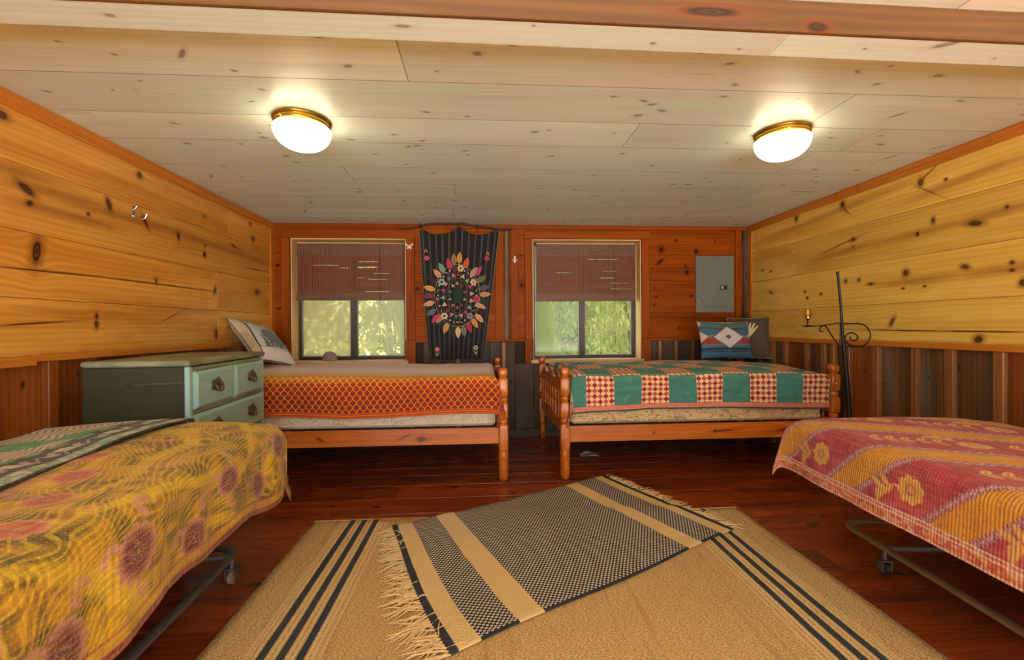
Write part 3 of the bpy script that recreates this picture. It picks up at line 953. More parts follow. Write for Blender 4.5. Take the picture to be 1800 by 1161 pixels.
hd = foliage('hedge_row', 'long olive hedge closing the garden far outside the windows', (0, 13.0, -.36), 4.4, 13.0, 26000, .30, .32, M['leaf_c'], 5, .2, None, 1.2)
hd['category'] = 'hedge'

# wooded rise far behind the garden
def rise_mat():
    t = T('far_woods')
    n = t.noise(t.obj(), 1.6, 5.0, .7)
    return t.finish(t.mix(t.ss(.35, .65, n), c4(34, 44, 18), c4(92, 102, 46)), .95, bump=n, bstr=1.0, bdist=.3)


U, V = np.meshgrid(np.linspace(-26, 28, 150), np.linspace(0, 1, 40), indexing='ij')
P = np.stack([U, 15.2 + 3.5 * V ** 2 + .8 * vnoise(U * 1.1, V * 7, 2), -.4 + 5.5 * V + 1.2 * V * vnoise(U * .5, V * 0, 5)], -1)
structure(link('far_woods', fast_mesh('far_woods', P.reshape(-1, 3), grid_faces(150, 40), True), rise_mat()))

# little wooden bird house hung outside the clear window
bh = thing('bird_house', 'small tan bird house hanging outside the clear left pane', 'bird house', (.985, 5.05, .87))
MB().prism([(-.04, 0), (.04, 0), (.04, .05), (0, .1), (-.04, .05)], .06).build('box', plain('pale_birdhouse_wood', (190, 160, 120), .7), bh)
MB().prism([(-.055, .045), (0, .108), (.055, .045), (.055, .055), (0, .12), (-.055, .055)], .08, o=(0, .01, 0)).build('roof', M['twig'], bh)
MB().tube([(0, -.03, .115), (0, -.03, 1.4)], .0012, 4).build('hanging_wire', M['iron'], bh)
structure(MB().box(XL - .3, XR + .3, YB + .225, 5.25, ZC + .12, ZC + .2).build('roof_eave', M['slab']))

# ------------------------------------------------------------------ ceiling lamps
def globe_mat():
    t = T('glowing_opal_glass')
    n = t.nt.nodes.new('ShaderNodeLayerWeight'); n.inputs[0].default_value = .35
    f = X(t, n.outputs['Facing'])
    return t.finish((.9, .85, .75, 1), .25, emit=(1.0, .82, .50, 1), estr=LAMP_STRENGTH)


M['globe'] = globe_mat()


def ceiling_lamp(label, x, y):
    t = thing('ceiling_lamp', label, 'ceiling light', (x, y, ZC), 0, 'flush ceiling lamps')
    MB().lathe([(-.001, .118), (-.001, .132), (-.008, .136), (-.014, .132), (-.018, .127), (-.026, .127), (-.032, .132), (-.038, .128), (-.044, .120), (-.046, .110)], 48).build('brass_ring', M['brass'], t)
    prof = [(-.040, .118), (-.046, .134)]
    for i in range(1, 13):
        a = pi / 2 * i / 12
        prof.append((-.046 - .098 * math.sin(a), .134 * math.cos(a) ** .8 + .0005))
    MB().lathe(prof, 48).build('glass_globe', M['globe'], t)
    MB().tube([(.10 * -.5, -.118, -.03), (.10 * -.5, -.134, -.03)], .005, 8).build('thumb_screw', M['brass'], t)
    return t


ceiling_lamp('brass ringed ceiling lamp with opal globe above the green dresser side', -.879, 2.277)
ceiling_lamp('brass ringed ceiling lamp with opal globe above the patchwork bed side', 1.588, 2.287)
ceiling_lamp('added unseen ceiling lamp behind the viewer on the dresser side', -.88, -.35)  # added lamp out of view, lifts the room light
ceiling_lamp('added unseen ceiling lamp behind the viewer on the iron lamp side', 1.59, -.35)  # second added lamp out of view, for fill light

# ------------------------------------------------------------------ dresser
def dresser_paint(name, a, b, worn):
    t = T(name)
    x, y_, z = t.sep(t.obj())
    n = t.noise(t.vec(x * 3.0, y_ * 6.0, z * 60.0), 1.0, 4.0, .65)
    n2 = t.noise(t.vec(x * 5.0, y_ * 5.0, z * 9.0), 1.0, 3.0, .6)
    col = t.mix(t.ss(.3, .7, n2), c4(*a), c4(*b))
    col = t.mix(t.ss(.62, .72, n) * .5, col, c4(96, 124, 120))
    wr = t.ss(.70, .74, n * .55 + n2 * .5)
    col = t.mix(wr * worn, col, c4(40, 34, 30))
    return t.finish(col, .45, spec=.3, bump=n, bstr=.15, bdist=.002)


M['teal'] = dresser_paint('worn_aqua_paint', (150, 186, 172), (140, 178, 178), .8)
M['olive'] = dresser_paint('shaded_green_paint', (56, 58, 38), (50, 52, 34), .3)  # dresser body: the end panel's shade is mixed into this green
M['top_green'] = dresser_paint('rubbed_green_paint', (142, 150, 118), (112, 112, 92), .7)
M['pewter'] = plain('old_pewter', (122, 120, 110), .3, .9, var=.5, scale=120, bstr=.8)
DA = math.radians(4.0)
dr = thing('dresser', 'worn aqua green dresser with ornate metal pulls against the left wall', 'dresser', (-1.42, 2.27, 0), DA)
# local frame: y along the front (away from the viewer), x towards the room, front at x = 0
DL, DD, DH = .872, .465, .95
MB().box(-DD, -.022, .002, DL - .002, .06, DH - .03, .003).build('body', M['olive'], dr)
MB().box(-DD, .006, -.014, DL + .014, DH - .028, DH, .008).build('top', M['top_green'], dr)
MB().box(-.024, 0, .0, .030, .0, DH - .03, .004).build('corner_post', M['teal'], dr)
MB().box(-.024, 0, DL - .030, DL, .0, DH - .03, .004).build('corner_post', M['teal'], dr)
MB().box(-DD, -DD + .03, 0, .03, 0, .06, .003).build('foot', M['olive'], dr)
MB().box(-DD, -DD + .03, DL - .03, DL, 0, .06, .003).build('foot', M['olive'], dr)
for z0 in (.895, .682, .47, .258, .055):
    MB().box(-.026, -.004, .03, DL - .03, z0, z0 + .02, .002).build('drawer_rail', M['top_green'], dr)
MB().box(-.024, -.002, DL * .475, DL * .475 + .028, .70, .897, .003).build('divider', M['teal'], dr)


def drawer(y0, y1, z0, z1, pulls):
    mb = MB()
    # raised front with a bevelled edge
    b = .016
    vs = [(-.02, y0, z0), (-.02, y1, z0), (-.02, y1, z1), (-.02, y0, z1), (.004, y0, z0), (.004, y1, z0), (.004, y1, z1), (.004, y0, z1),
          (.016, y0 + b, z0 + b), (.016, y1 - b, z0 + b), (.016, y1 - b, z1 - b), (.016, y0 + b, z1 - b)]
    fs = [(0, 1, 5, 4), (1, 2, 6, 5), (2, 3, 7, 6), (3, 0, 4, 7), (4, 5, 9, 8), (5, 6, 10, 9), (6, 7, 11, 10), (7, 4, 8, 11), (8, 9, 10, 11), (3, 2, 1, 0)]
    d = mb.add(vs, fs).build('drawer', M['teal'], dr)
    for yc in pulls:
        zc = (z0 + z1) / 2 + .01
        m2 = MB()
        pl = []
        for k in range(36):               # scrolled back plate
            a = 2 * pi * k / 36
            rr = 1 + .16 * math.sin(5 * a + pi / 2) + .07 * math.sin(11 * a)
            pl.append((.054 * rr * math.cos(a), .034 * rr * math.sin(a)))
        m2.prism(pl, .005, o=(.016, yc, zc), u=(0, 1, 0), v=(0, 0, 1), w=(1, 0, 0))
        for k in range(9):                # raised scrolls
            a = pi * (k / 8.0)
            m2.lathe([(-.006, .001), (-.004, .006), (.002, .0075), (.006, .004), (.007, .0005)], 8)
            for q in range(len(m2.v) - 40, len(m2.v)):
                p = m2.v[q]
                m2.v[q] = (.022 + p[2] * .8, yc + .036 * math.cos(a) + p[0], zc + .004 + .019 * math.sin(a) + p[1])
        for s_ in (-1, 1):
            m2.tube([(.014, yc + s_ * .034, zc - .002), (.034, yc + s_ * .034, zc - .004)], .006, 8)
        bail = []
        for k in range(15):
            a = pi * k / 14
            bail.append((.034 + .006 * math.sin(a), yc + .034 * math.cos(a), zc - .006 - .028 * math.sin(a)))
        m2.tube(bail, [.0035 + .0025 * math.sin(pi * k / 14) for k in range(15)], 8)
        m2.build('drawer_pull', M['pewter'], d)
    return d


m_ = DL * .475
drawer(.034, m_ - .002, .704, .893, [m_ / 2 + .016])
drawer(m_ + .030, DL - .034, .704, .893, [(m_ + DL) / 2])
for z0, z1 in ((.492, .68), (.28, .468), (.077, .256)):
    drawer(.034, DL - .034, z0, z1, [m_ / 2 + .016, (m_ + DL) / 2])

# ------------------------------------------------------------------ turned pine beds
POST = [(0, .018), (.006, .026), (.03, .033), (.068, .0335), (.071, .030), (.075, .030), (.078, .034), (.143, .0345), (.146, .031), (.149, .031), (.152, .0345), (.158, .0345), (.161, .031), (.164, .031), (.167, .0345),
        (.206, .0345), (.211, .033), (.214, .034, 3), (.222, .0345, 7), (.30, .0350, 9), (.385, .0345, 9), (.398, .034, 5), (.404, .030, 2.4), (.408, .026), (.413, .031), (.425, .0345), (.437, .031), (.442, .026), (.446, .031, 2.6), (.454, .0345, 6), (.50, .0348, 9), (.552, .0345, 7),
        (.560, .032, 3), (.566, .026), (.572, .031), (.586, .0345), (.599, .031), (.604, .026), (.609, .031, 2.6), (.618, .0345, 6), (.67, .0348, 9), (.725, .0345, 7), (.734, .032, 3), (.740, .024), (.745, .024), (.750, .028, 3), (.768, .0325, 4), (.795, .032, 4), (.806, .026, 3), (.810, .014)]
mbp = MB().lathe(POST, 32)
BL = 2.04     # post centre to post centre along the bed
BW = 1.225


def make_bed(label, loc, flip, group):
    """local frame: x along the bed, y to the back wall; origin under the front foot post"""
    t = thing('twin_bed', label, 'bed', loc, 0, group)
    sx = -1 if flip else 1
    for (px, py) in ((0, 0), (BL, 0), (0, BW), (BL, BW)):
        p = mbp.build('post', M['bed_pine'], t)
        p.location = (sx * px, py, 0)
        grain(p, 2)
        for z in (.31, .665):
            b = MB().lathe([(0, .006), (.003, .006), (.005, .003)], 10)
            b.v = [(q[0], -.0345 - q[2], z + q[1]) for q in b.v]
            b.build('bolt_cap', M['chrome'], p)
    x0, x1 = sorted((sx * .03, sx * (BL - .03)))
    o2 = woodbox('side_rail', x0, x1, BW - .012, BW + .012, .268, .386, M['bed_pine'], t, 0, .004)
    for px in (0, BL):
        px *= sx
        woodbox('end_rail', px - .012, px + .012, .03, BW - .03, .30, .40, M['bed_pine'], t, 1, .004)
        # scalloped top rail
        n = 48
        poly = [(.03, .62), (BW - .03, .62)]
        for i in range(n + 1):
            u = 1 - i / n
            yy = .03 + (BW - .06) * u
            q = abs(2 * u - 1)
            zz = .70 + .028 * math.cos(q * pi * 3.0) * (1 - .3 * q) + .03 * (1 - q)
            poly.append((yy, zz))
        mb = MB().prism(poly, .024, o=(px - .012, 0, 0), u=(0, 1, 0), v=(0, 0, 1), w=(1, 0, 0))
        grain(mb.build('scalloped_rail', M['bed_pine'], t), 1)
        for k in range(8):
            yy = .03 + (BW - .06) * (k + .5) / 8
            sp = MB().lathe([(.395, .010), (.41, .012), (.43, .009), (.435, .013), (.445, .009), (.50, .0135), (.53, .010), (.537, .0145), (.546, .010), (.59, .013), (.61, .009), (.615, .0125), (.63, .010)], 12)
            s_ = sp.build('spindle', M['bed_pine'], t)
            s_.location = (px, yy, 0)
            grain(s_, 2)
    return t


bed_a = make_bed('honey pine twin bed with turned posts under the orange honeycomb bedspread', (.142, 3.222, 0), True, 'turned pine twin beds')
bed_b = make_bed('honey pine twin bed with spindled foot board under the patchwork quilt', (.586, 3.215, 0), False, 'turned pine twin beds')
# knots on the front rails
def rail_board(x0, x1, y, kn, parent):
    o = board('side_rail', (x0 - parent.location.x, y - parent.location.y, .27), (1, 0, 0), (0, 0, 1), x1 - x0, .114, M['bed_pine'], parent, Tk=.024, knots=kn, groove=.003)
    return o


rail_board(-1.86, .108, 3.222 - .012, [(.72, .055, .035, .012, -30), (1.42, .045, .04, .022, 0), (1.30, .06, .06, .008, 20)], bed_a)
rail_board(.62, 2.59, 3.215 - .012, [(.62, .055, .012, .008, 0), (1.15, .06, .10, .008, 4), (1.08, .055, .02, .012, 0), (1.72, .07, .2, .02, 8)], bed_b)


def tick_mat(name, base, fig, acc):
    t = T(name)
    x, y_, z = t.sep(t.obj())
    n = t.noise(t.vec(x * 9.0, y_ * 9.0, z * 14.0), 1.0, 2.0, .5, 2.2)
    f = t.ss(.035, .012, (n - .5).abs())
    n2 = t.noise(t.vec(x * 6.0, y_ * 6.0, z * 6.0 + 4.0), 1.0, 2.0)
    col = t.mix(f * .8, c4(*base), c4(*fig))
    col = t.mix(t.ss(.58, .7, n2) * .5, col, c4(*acc))
    return t.finish(col, .8, bump=n, bstr=.3, bdist=.01)


M['tick_a'] = tick_mat('pale_mattress_ticking', (206, 192, 168), (160, 150, 136), (196, 176, 140))
M['tick_b'] = tick_mat('floral_mattress_ticking', (206, 178, 128), (104, 104, 76), (176, 128, 84))


def mattress(label, x0, x1, y0, y1, mat):
    t = thing('mattress', label, 'mattress', ((x0 + x1) / 2, (y0 + y1) / 2, .386), 0, 'mattresses on the pine beds')
    a, b = (x1 - x0) / 2, (y1 - y0) / 2
    MB().box(-a, a, -b, b, .002, .17, .02).build('box_spring', M[mat], t)
    MB().box(-a, a, -b, b, .172, .355, .03).build('mattress_top', M[mat], t)
    for z in (.17,):
        MB().tube([(-a, -b, z), (a, -b, z), (a, b, z), (-a, b, z)], .006, 6, closed=True).build('piping', M[mat], t)
    return t


mattress('pale quilted mattress under the orange honeycomb bedspread', -1.84, .085, 3.255, 4.40, 'tick_a')
mattress('cream floral mattress under the patchwork quilt', .64, 2.565, 3.25, 4.40, 'tick_b')


# ------------------------------------------------------------------ draped cloth
def drape(L, W, h, r, na, nb, wav=.012, seed=0, top=None, hemfn=None, flare=.18):
    """cloth over a rectangle [0,L]x[0,W]; h = overhang at a<0, a>L, b<0, b>W.  returns points, cloth coordinates"""
    aa = na if hasattr(na, '__len__') else np.linspace(-h[0], L + h[1], na)
    bb = nb if hasattr(nb, '__len__') else np.linspace(-h[2], W + h[3], nb)
    A, B = np.meshgrid(aa, bb, indexing='ij')
    if hemfn is not None:
        A, B = hemfn(A, B)
    def over(q, m):
        return np.maximum(np.maximum(-q, q - m), 0), np.where(q < 0, -1.0, 1.0)
    da, sa = over(A, L); db, sb = over(B, W)
    q = r * pi / 2
    fo = lambda d: np.where(d < q, r * np.sin(np.minimum(d, q) / r), r)
    fd = lambda d: np.where(d < q, r * (1 - np.cos(np.minimum(d, q) / r)), r + d - q)
    mn = np.minimum(da, db)
    tot = (da ** 2.6 + db ** 2.6) ** (1 / 2.6)
    x = np.clip(A, 0, L) + sa * (fo(da) + flare * mn)
    y = np.clip(B, 0, W) + sb * (fo(db) + flare * mn)
    z = -fd(tot)
    ed = lambda d: sstep(.03, .25, d)
    wa = (vnoise(B * 5.5, A * .8, seed) - .5) * 2 + (vnoise(B * 13, A * 2, seed + 1) - .5) * .7
    wb = (vnoise(A * 5.5, B * .8, seed + 2) - .5) * 2 + (vnoise(A * 13, B * 2, seed + 3) - .5) * .7
    x = x + sa * wav * wa * ed(da) * 1.6
    y = y + sb * wav * wb * ed(db) * 1.6
    z = z + wav * .5 * ((vnoise(A * 4, B * 4, seed + 4) - .5) * 2 + (vnoise(A * 11, B * 9, seed + 5) - .5)) * (1 - ed(tot))
    if top is not None: z = z + top(A, B) * (1 - sstep(0, .06, tot))
    return np.stack([x, y, z], -1), A, B


def cloth(name, P, gr, mat, parent=None, col=None, th=.007, label=None, cat=None, group=None, loc=(0, 0, 0), rotz=0, flip=False):
    """cloth grid with a turned hem"""
    nu, nv = P.shape[:2]
    du = np.gradient(P, axis=0); dv = np.gradient(P, axis=1)
    N = np.cross(du, dv); N /= np.maximum(np.linalg.norm(N, axis=-1, keepdims=True), 1e-9)
    if flip: N = -N
    Q = P - N * th
    k = 3
    P2 = np.pad(P, ((2, 2), (2, 2), (0, 0)), mode='edge')
    Q2 = np.pad(Q, ((2, 2), (2, 2), (0, 0)), mode='edge')
    R = P2.copy()
    R[1, :] = Q2[1, :]; R[-2, :] = Q2[-2, :]; R[:, 1] = Q2[:, 1]; R[:, -2] = Q2[:, -2]
    R[0, :] = Q2[2 + k, :]; R[-1, :] = Q2[-3 - k, :]; R[:, 0] = Q2[:, 2 + k]; R[:, -1] = Q2[:, -3 - k]
    g2 = np.pad(gr, ((2, 2), (2, 2), (0, 0)), mode='edge')
    at = {'gr': g2.reshape(-1, 3)}
    if col is not None: at['col'] = np.pad(col, ((2, 2), (2, 2), (0, 0)), mode='edge').reshape(-1, 3)
    F = grid_faces(nu + 4, nv + 4)
    if flip: F = F[:, ::-1]
    me = fast_mesh(name, R.reshape(-1, 3), F, True, at)
    o = link(name, me, mat, parent)
    o.location = loc
    o.rotation_euler = (0, 0, rotz)
    if label: tag(o, label, cat, group)
    return o


# orange honeycomb bedspread
def honeycomb_mat():
    t = T('orange_honeycomb_weave')
    a, b, hgt = t.sep(t.attr('gr'))          # b: distance from the hem, upwards over the bed
    x = a / .047; yv = b / .062
    w = (yv * (2 * pi)).sin() * .25
    l1 = ((x - w).fr() - .5).abs(); l1 = .5 - l1
    l2 = ((x + w + .5).fr() - .5).abs(); l2 = .5 - l2
    d = l1.mn(l2)
    line = t.ss(.115, .05, d)
    n = t.noise(t.vec(a * 3.0, b * 20.0, 0.0), 1.0, 2.0)
    bb = b + (n - .5) * .05
    cell = t.mix(t.ss(.10, .26, bb), c4(122, 36, 8), c4(150, 46, 8))
    cell = t.mix(t.ss(.23, .29, bb), cell, c4(196, 120, 24))
    cell = t.mix(t.ss(.31, .37, bb), cell, c4(204, 172, 108))
    cell = t.mix(t.ss(.38, .55, bb), cell, c4(220, 200, 204))
    cell = t.mix(t.ss(.62, .72, bb), cell, c4(212, 176, 172))
    cell = t.mix(t.ss(.9, 1.0, bb), cell, c4(218, 198, 204))
    ln = t.mix(t.ss(.16, .30, bb), c4(226, 122, 26), c4(232, 176, 66))
    ln = t.mix(t.ss(.32, .5, bb), ln, c4(236, 224, 218))
    col = t.mix(line, cell, ln)
    hem = (b * (2 * pi / .018)).sin() * .5 + .5
    col = t.mix(t.ss(.042, .036, b), col, t.mix(hem, c4(150, 40, 12), c4(216, 112, 24)))
    return t.finish(col, .85, bump=line + n * .4, bstr=.5, bdist=.006, sheen=.1)


M['honey'] = honeycomb_mat()
LBX0, LBX1 = -1.86, .055
def hem_a(A, B):
    return A, B
P, A, B = drape(1.90, 1.10, (.06, .20, .31, .05), .055, 220, 150, .012, 21, top=lambda a, b: .035 * np.sin(np.clip(b / 1.1, 0, 1) * pi) + .01 * np.sin(a * 3), flare=.30)
fr = sstep(0, .3, -B)
P[..., 2] += .012 * np.sin(A * 4.2 + .6) * fr - .02 * sstep(1.5, 1.9, A) * fr * 0
gr = np.stack([A, B + .31, np.zeros_like(A)], -1)
bs = cloth('bedspread', P, gr, M['honey'], label='orange and mauve honeycomb-woven bedspread on the bed under the tapestry', cat='bedspread', loc=(-1.86, 3.262, .757))

# patchwork quilt
def patch_mat():
    t = T('teal_and_red_patchwork')
    a, b, _ = t.sep(t.attr('gr'))
    n0 = t.noise(t.vec(a * 7.0, b * 7.0, 0.0), 1.0, 2.0, .5)
    S = .205
    ca = a / S + (n0 - .5) * .06; cb = (b - .045) / .232 + (n0 - .5) * .06
    ia = ca.fl(); ib = cb.fl()
    chk = (ia + ib).mod(2.0)                  # 1 = checker block
    fa = (ca.fr() - .5) * S; fb = (cb.fr() - .5) * .232
    D = .0295
    p = (fa + fb) / D * .7071 + .5; q = (fa - fb) / D * .7071 + .5
    par = (p.fl() + q.fl()).mod(2.0)
    alt = p.fl().mod(2.0)
    dp = (p.fr() - .5).abs(); dq = (q.fr() - .5).abs()
    dm = dp.mx(dq)
    rings = t.ss(.16, .2, (dm - .3).abs())
    pink = t.mix(rings, c4(190, 92, 80), c4(150, 44, 48))
    red = t.mix(alt, c4(146, 26, 38), pink)
    cream = t.mix(n0, c4(228, 184, 132), c4(236, 200, 150))
    check = t.mix(par, red, cream)
    tn = t.noise(t.vec(a * 4.0, b * 60.0, 2.0), 1.0, 2.0)
    teal = t.mix(tn, c4(40, 108, 98), c4(78, 146, 128))
    teal = t.mix(t.ss(.55, .7, n0) * .35, teal, c4(40, 96, 104))
    col = t.mix(chk, teal, check)
    # edge seams of blocks
    ea = (ca.fr() - .5).abs(); eb = (cb.fr() - .5).abs()
    seam = t.ss(.485, .5, ea.mx(eb))
    col = t.mix(seam * .5, col, c4(60, 60, 50))
    # pink border at the hem
    bn = t.noise(t.vec(a * 60.0, b * 60.0, 0.0), 1.0, 2.0)
    border = t.mix(bn, c4(196, 92, 76), c4(222, 150, 124))
    border = t.mix(t.ss(.004, .007, (b - .006).abs()), c4(60, 78, 62), border)
    col = t.mix(t.ss(.046, .043, b), col, border)
    # quilting rows
    qs = (b * (2 * pi / .013) + n0 * 3.0).sin()
    qa = (a * (2 * pi / .022)).sin()
    fade = t.noise(t.vec(a * 14.0, b * 14.0, 5.0), 1.0, 3.0)
    col = t.mix(t.ss(.55, .8, fade) * .22, col, c4(206, 190, 176))
    return t.finish(col, .8, bump=qs * .5 + qa * .25 + fade, bstr=.6, bdist=.006, sheen=.1)


M['patch'] = patch_mat()
P, A, B = drape(1.84, 1.10, (.30, .10, .315, .05), .055, 230, 150, .012, 33, top=lambda a, b: .03 * np.sin(np.clip(b / 1.1, 0, 1) * pi) - .02 * sstep(1.5, 1.85, a), flare=.16)
fr = sstep(.05, .3, -B)
P[..., 2] += (.020 * np.sin(A * 2.2 + .2) + .018 * sstep(.3, 1.8, A)) * fr
gr = np.stack([A + .568, B + .315, np.zeros_like(A)], -1)
cloth('patchwork_quilt', P, gr, M['patch'], label='teal and red patchwork quilt with checkered blocks on the right pine bed', cat='quilt', loc=(.694, 3.256, .757))
# ------------------------------------------------------------------ painted cloth helpers (flat print, per-vertex colour)
def L3(*c): return np.array(lin(c))


def blend(C, m, col):
    m = np.clip(m, 0, 1)[..., None]
    return C * (1 - m) + np.asarray(col) * m


def flower(C, U, V, cx, cy, r, n, core, mid, tip, ph=0.0, sq=1.0, eye=True):
    du, dv = (U - cx), (V - cy) * sq
    rr = np.hypot(du, dv) / r
    th = np.arctan2(dv, du) + ph
    edge = .80 + .20 * np.abs(np.cos(n * th / 2)) ** .7
    m = sstep(edge, edge - .06, rr)
    shade = sstep(.55, 1.05, rr / edge + .12 * (np.cos(n * th) * .5))
    pet = np.asarray(mid)[None, None] * (1 - shade[..., None]) + np.asarray(tip)[None, None] * shade[..., None]
    gapl = sstep(.10, .02, np.abs(np.sin(n * th / 2))) * sstep(.35, .5, rr)
    pet = blend(pet, gapl * .55, mid)
    C = blend(C, m, pet)
    if eye:
        C = blend(C, sstep(.34, .30, rr), core)
        C = blend(C, sstep(.05, .02, np.abs(rr - .25)) * .7 * (np.sin(th * 14) > -.2), tip)
        C = blend(C, sstep(.12, .08, rr), tip * .6 + np.asarray(core) * .4)
    return C


def stroke(C, U, V, pts, w0, w1, col, a=1.0, soft=.3):
    """tapered stroke along a polyline"""
    m = np.zeros(U.shape)
    n = len(pts) - 1
    for i in range(n):
        (x0, y0), (x1, y1) = pts[i], pts[i + 1]
        dx, dy = x1 - x0, y1 - y0
        t = np.clip(((U - x0) * dx + (V - y0) * dy) / max(dx * dx + dy * dy, 1e-12), 0, 1)
        d = np.hypot(U - x0 - t * dx, V - y0 - t * dy)
        w = w0 + (w1 - w0) * (i + t) / n
        m = np.maximum(m, sstep(w * (1 + soft), w * (1 - soft), d))
    return blend(C, m * a, col)


def leaf(C, U, V, x, y, ang, l, w, col, vein=None):
    c, s = math.cos(ang), math.sin(ang)
    a = ((U - x) * c + (V - y) * s) / l
    b = (-(U - x) * s + (V - y) * c) / w
    prof = np.sqrt(np.clip(1 - (2 * a - 1) ** 2, 0, 1)) * (1 - .35 * np.clip(a, 0, 1))
    m = sstep(prof + .08, prof - .12, np.abs(b)) * (a > 0) * (a < 1)
    C = blend(C, m, col)
    if vein is not None:
        C = blend(C, m * sstep(.22, .08, np.abs(b)) * .8, vein)
    return C


def curl(cx, cy, r, a0, a1, shrink=1.0, n=14):
    return [(cx + r * (1 - (1 - shrink) * i / n) * math.cos(a0 + (a1 - a0) * i / n), cy + r * (1 - (1 - shrink) * i / n) * math.sin(a0 + (a1 - a0) * i / n)) for i in range(n + 1)]


def quilt_mat(name, sa, sb, streak, dot=(235, 220, 200), amt=.35, puck=.5, swirl=0.0):
    """printed cotton with rows of running stitches"""
    t = T(name)
    a, b, _ = t.sep(t.attr('gr'))
    col = t.attr('col', color=True)
    n1 = t.noise(t.vec(a * 9.0, b * 130.0, 0.0), 1.0, 3.0, .6)
    n2 = t.noise(t.vec(a * 110.0, b * 9.0, 3.0), 1.0, 3.0, .6)
    f = t.ss(.40, .75, n1 * .5 + n2 * .5)
    col = t.mix(f * amt, col, c4(*streak))
    col = t.mix(t.ss(.5, .25, n1 * .5 + n2 * .5) * amt * 1.2, col, t.mix(1.0, col, (.35, .33, .3, 1), 'MULTIPLY'))
    if swirl:
        n3 = t.noise(t.vec(a * 2.6, b * 2.6, 7.0), 1.0, 2.0, .5)
        n4 = t.noise(t.vec(a * 30.0, b * 30.0, 1.0), 1.0, 2.0, .5)
        ln = t.ss(.15, .8, ((b * .6 + a * .25 + n3 * .32) * (2 * pi / .0125) + n4 * 2.0).sin())
        swirl = (1.0 - _ * .75) * swirl
        col = t.mix(ln * swirl, col, c4(*streak))
        l2 = t.ss(.3, .9, ((a + n3 * .03) * (2 * pi / .019)).sin())
        col = t.mix(l2 * swirl * .6, col, t.mix(1.0, col, (.42, .38, .25, 1), 'MULTIPLY'))
    row = (b / sb).fr(); dash = (a / sa + (b / sb).fl() * .37).fr()
    stch = t.ss(.10, .06, (row - .5).abs()) * dash.lt(.45)
    col = t.mix(stch * .25, col, c4(*dot))
    pk = (b * (2 * pi / sb)).sin() * .5 + (a * (2 * pi / (sa * 1.9)) + n1 * 4.0).sin() * .35
    return t.finish(col, .85, bump=pk + n1, bstr=puck, bdist=.004, sheen=.1)


M['yellow_q'] = quilt_mat('yellow_kantha_print', .012, .014, (240, 206, 34), amt=.3, swirl=.36)
M['green_q'] = quilt_mat('green_black_print', .012, .014, (230, 225, 205), amt=.15)
M['pink_q'] = quilt_mat('pink_gold_kantha_print', .011, .012, (240, 190, 150), amt=.22)


def cot_frame(label, loc, rotz, W, Lc, tube_mat, inset, far, cast, wheel):
    """folding bed: local x across 0..W, y along 0..Lc (far end), z up"""
    t = thing('rollaway_cot', label, 'folding bed', loc, rotz, 'rollaway folding cots')
    i0 = inset
    def loop(z, x0, x1, y0, y1, r):
        pts = []
        for cx, cy, a0 in ((x1 - r, y1 - r, 0), (x0 + r, y1 - r, pi / 2), (x0 + r, y0 + r, pi), (x1 - r, y0 + r, 1.5 * pi)):
            for k in range(7):
                a = a0 + pi / 2 * k / 6
                pts.append((cx + r * math.cos(a), cy + r * math.sin(a), z))
        return pts
    MB().tube(loop(.40, .05, W - .05, .05, Lc - .05, .06), .014, 8, closed=True).build('bed_frame', M[tube_mat], t)
    MB().tube(loop(.115, i0, W - i0, .25, Lc - far, .10), .022, 10, closed=True, flat=.45).build('base_frame', M[tube_mat], t)
    mb = MB()
    for k in range(9):
        yy = .12 + (Lc - .24) * k / 8
        mb.tube([(.055, yy, .395), (W - .055, yy, .395)], .004, 6)
    mb.build('spring_wire', M['grey_metal'], t)
    for sx in (i0 + .26, W - i0 - .26):
        for yy in (.5, Lc - .55):
            MB().tube([(sx, yy - .12, .12), (sx, yy + .06, .40)], .011, 8).build('folding_leg', M[tube_mat], t)
            MB().tube([(sx, yy + .12, .12), (sx, yy - .06, .40)], .011, 8).build('folding_leg', M[tube_mat], t)
    for yy in (.62, Lc - cast):
        MB().tube([(i0, yy, .115), (W - i0, yy, .115)], .012, 8).build('cross_bar', M['grey_metal'], t)
        for sx in (i0 - .005, W - i0 + .005):
            c = MB()
            c.tube([(sx, yy, .105), (sx, yy, .062)], .008, 8)
            c.box(sx - .021, sx - .017, yy - .016, yy + .016, .02, .07); c.box(sx + .017, sx + .021, yy - .016, yy + .016, .02, .07)
            c.box(sx - .021, sx + .021, yy - .016, yy + .016, .064, .07)
            co = c.build('caster', M['grey_metal'], t)
            w = MB().lathe([(-.013, .006), (-.013, .024), (-.009, .029), (.009, .029), (.013, .024), (.013, .006)], 20)
            w.v = [(sx + p[2], yy + .004 + p[0], .029 + p[1]) for p in w.v]
            w.build('wheel', M[wheel], co)
    return t


def cot_mattress(label, loc, rotz, W, Lc):
    P = MB().box(.03, W - .03, .03, Lc - .03, .415, .59, .045)
    o = P.build('cot_mattress', M['tick_a'])
    o.location = loc; o.rotation_euler = (0, 0, rotz)
    return tag(o, label, 'mattress', 'thin mattresses on the rollaway cots')


# ---- left cot with the yellow floral quilt
LW, LL = .95, 1.90
LROT = math.radians(3.0)
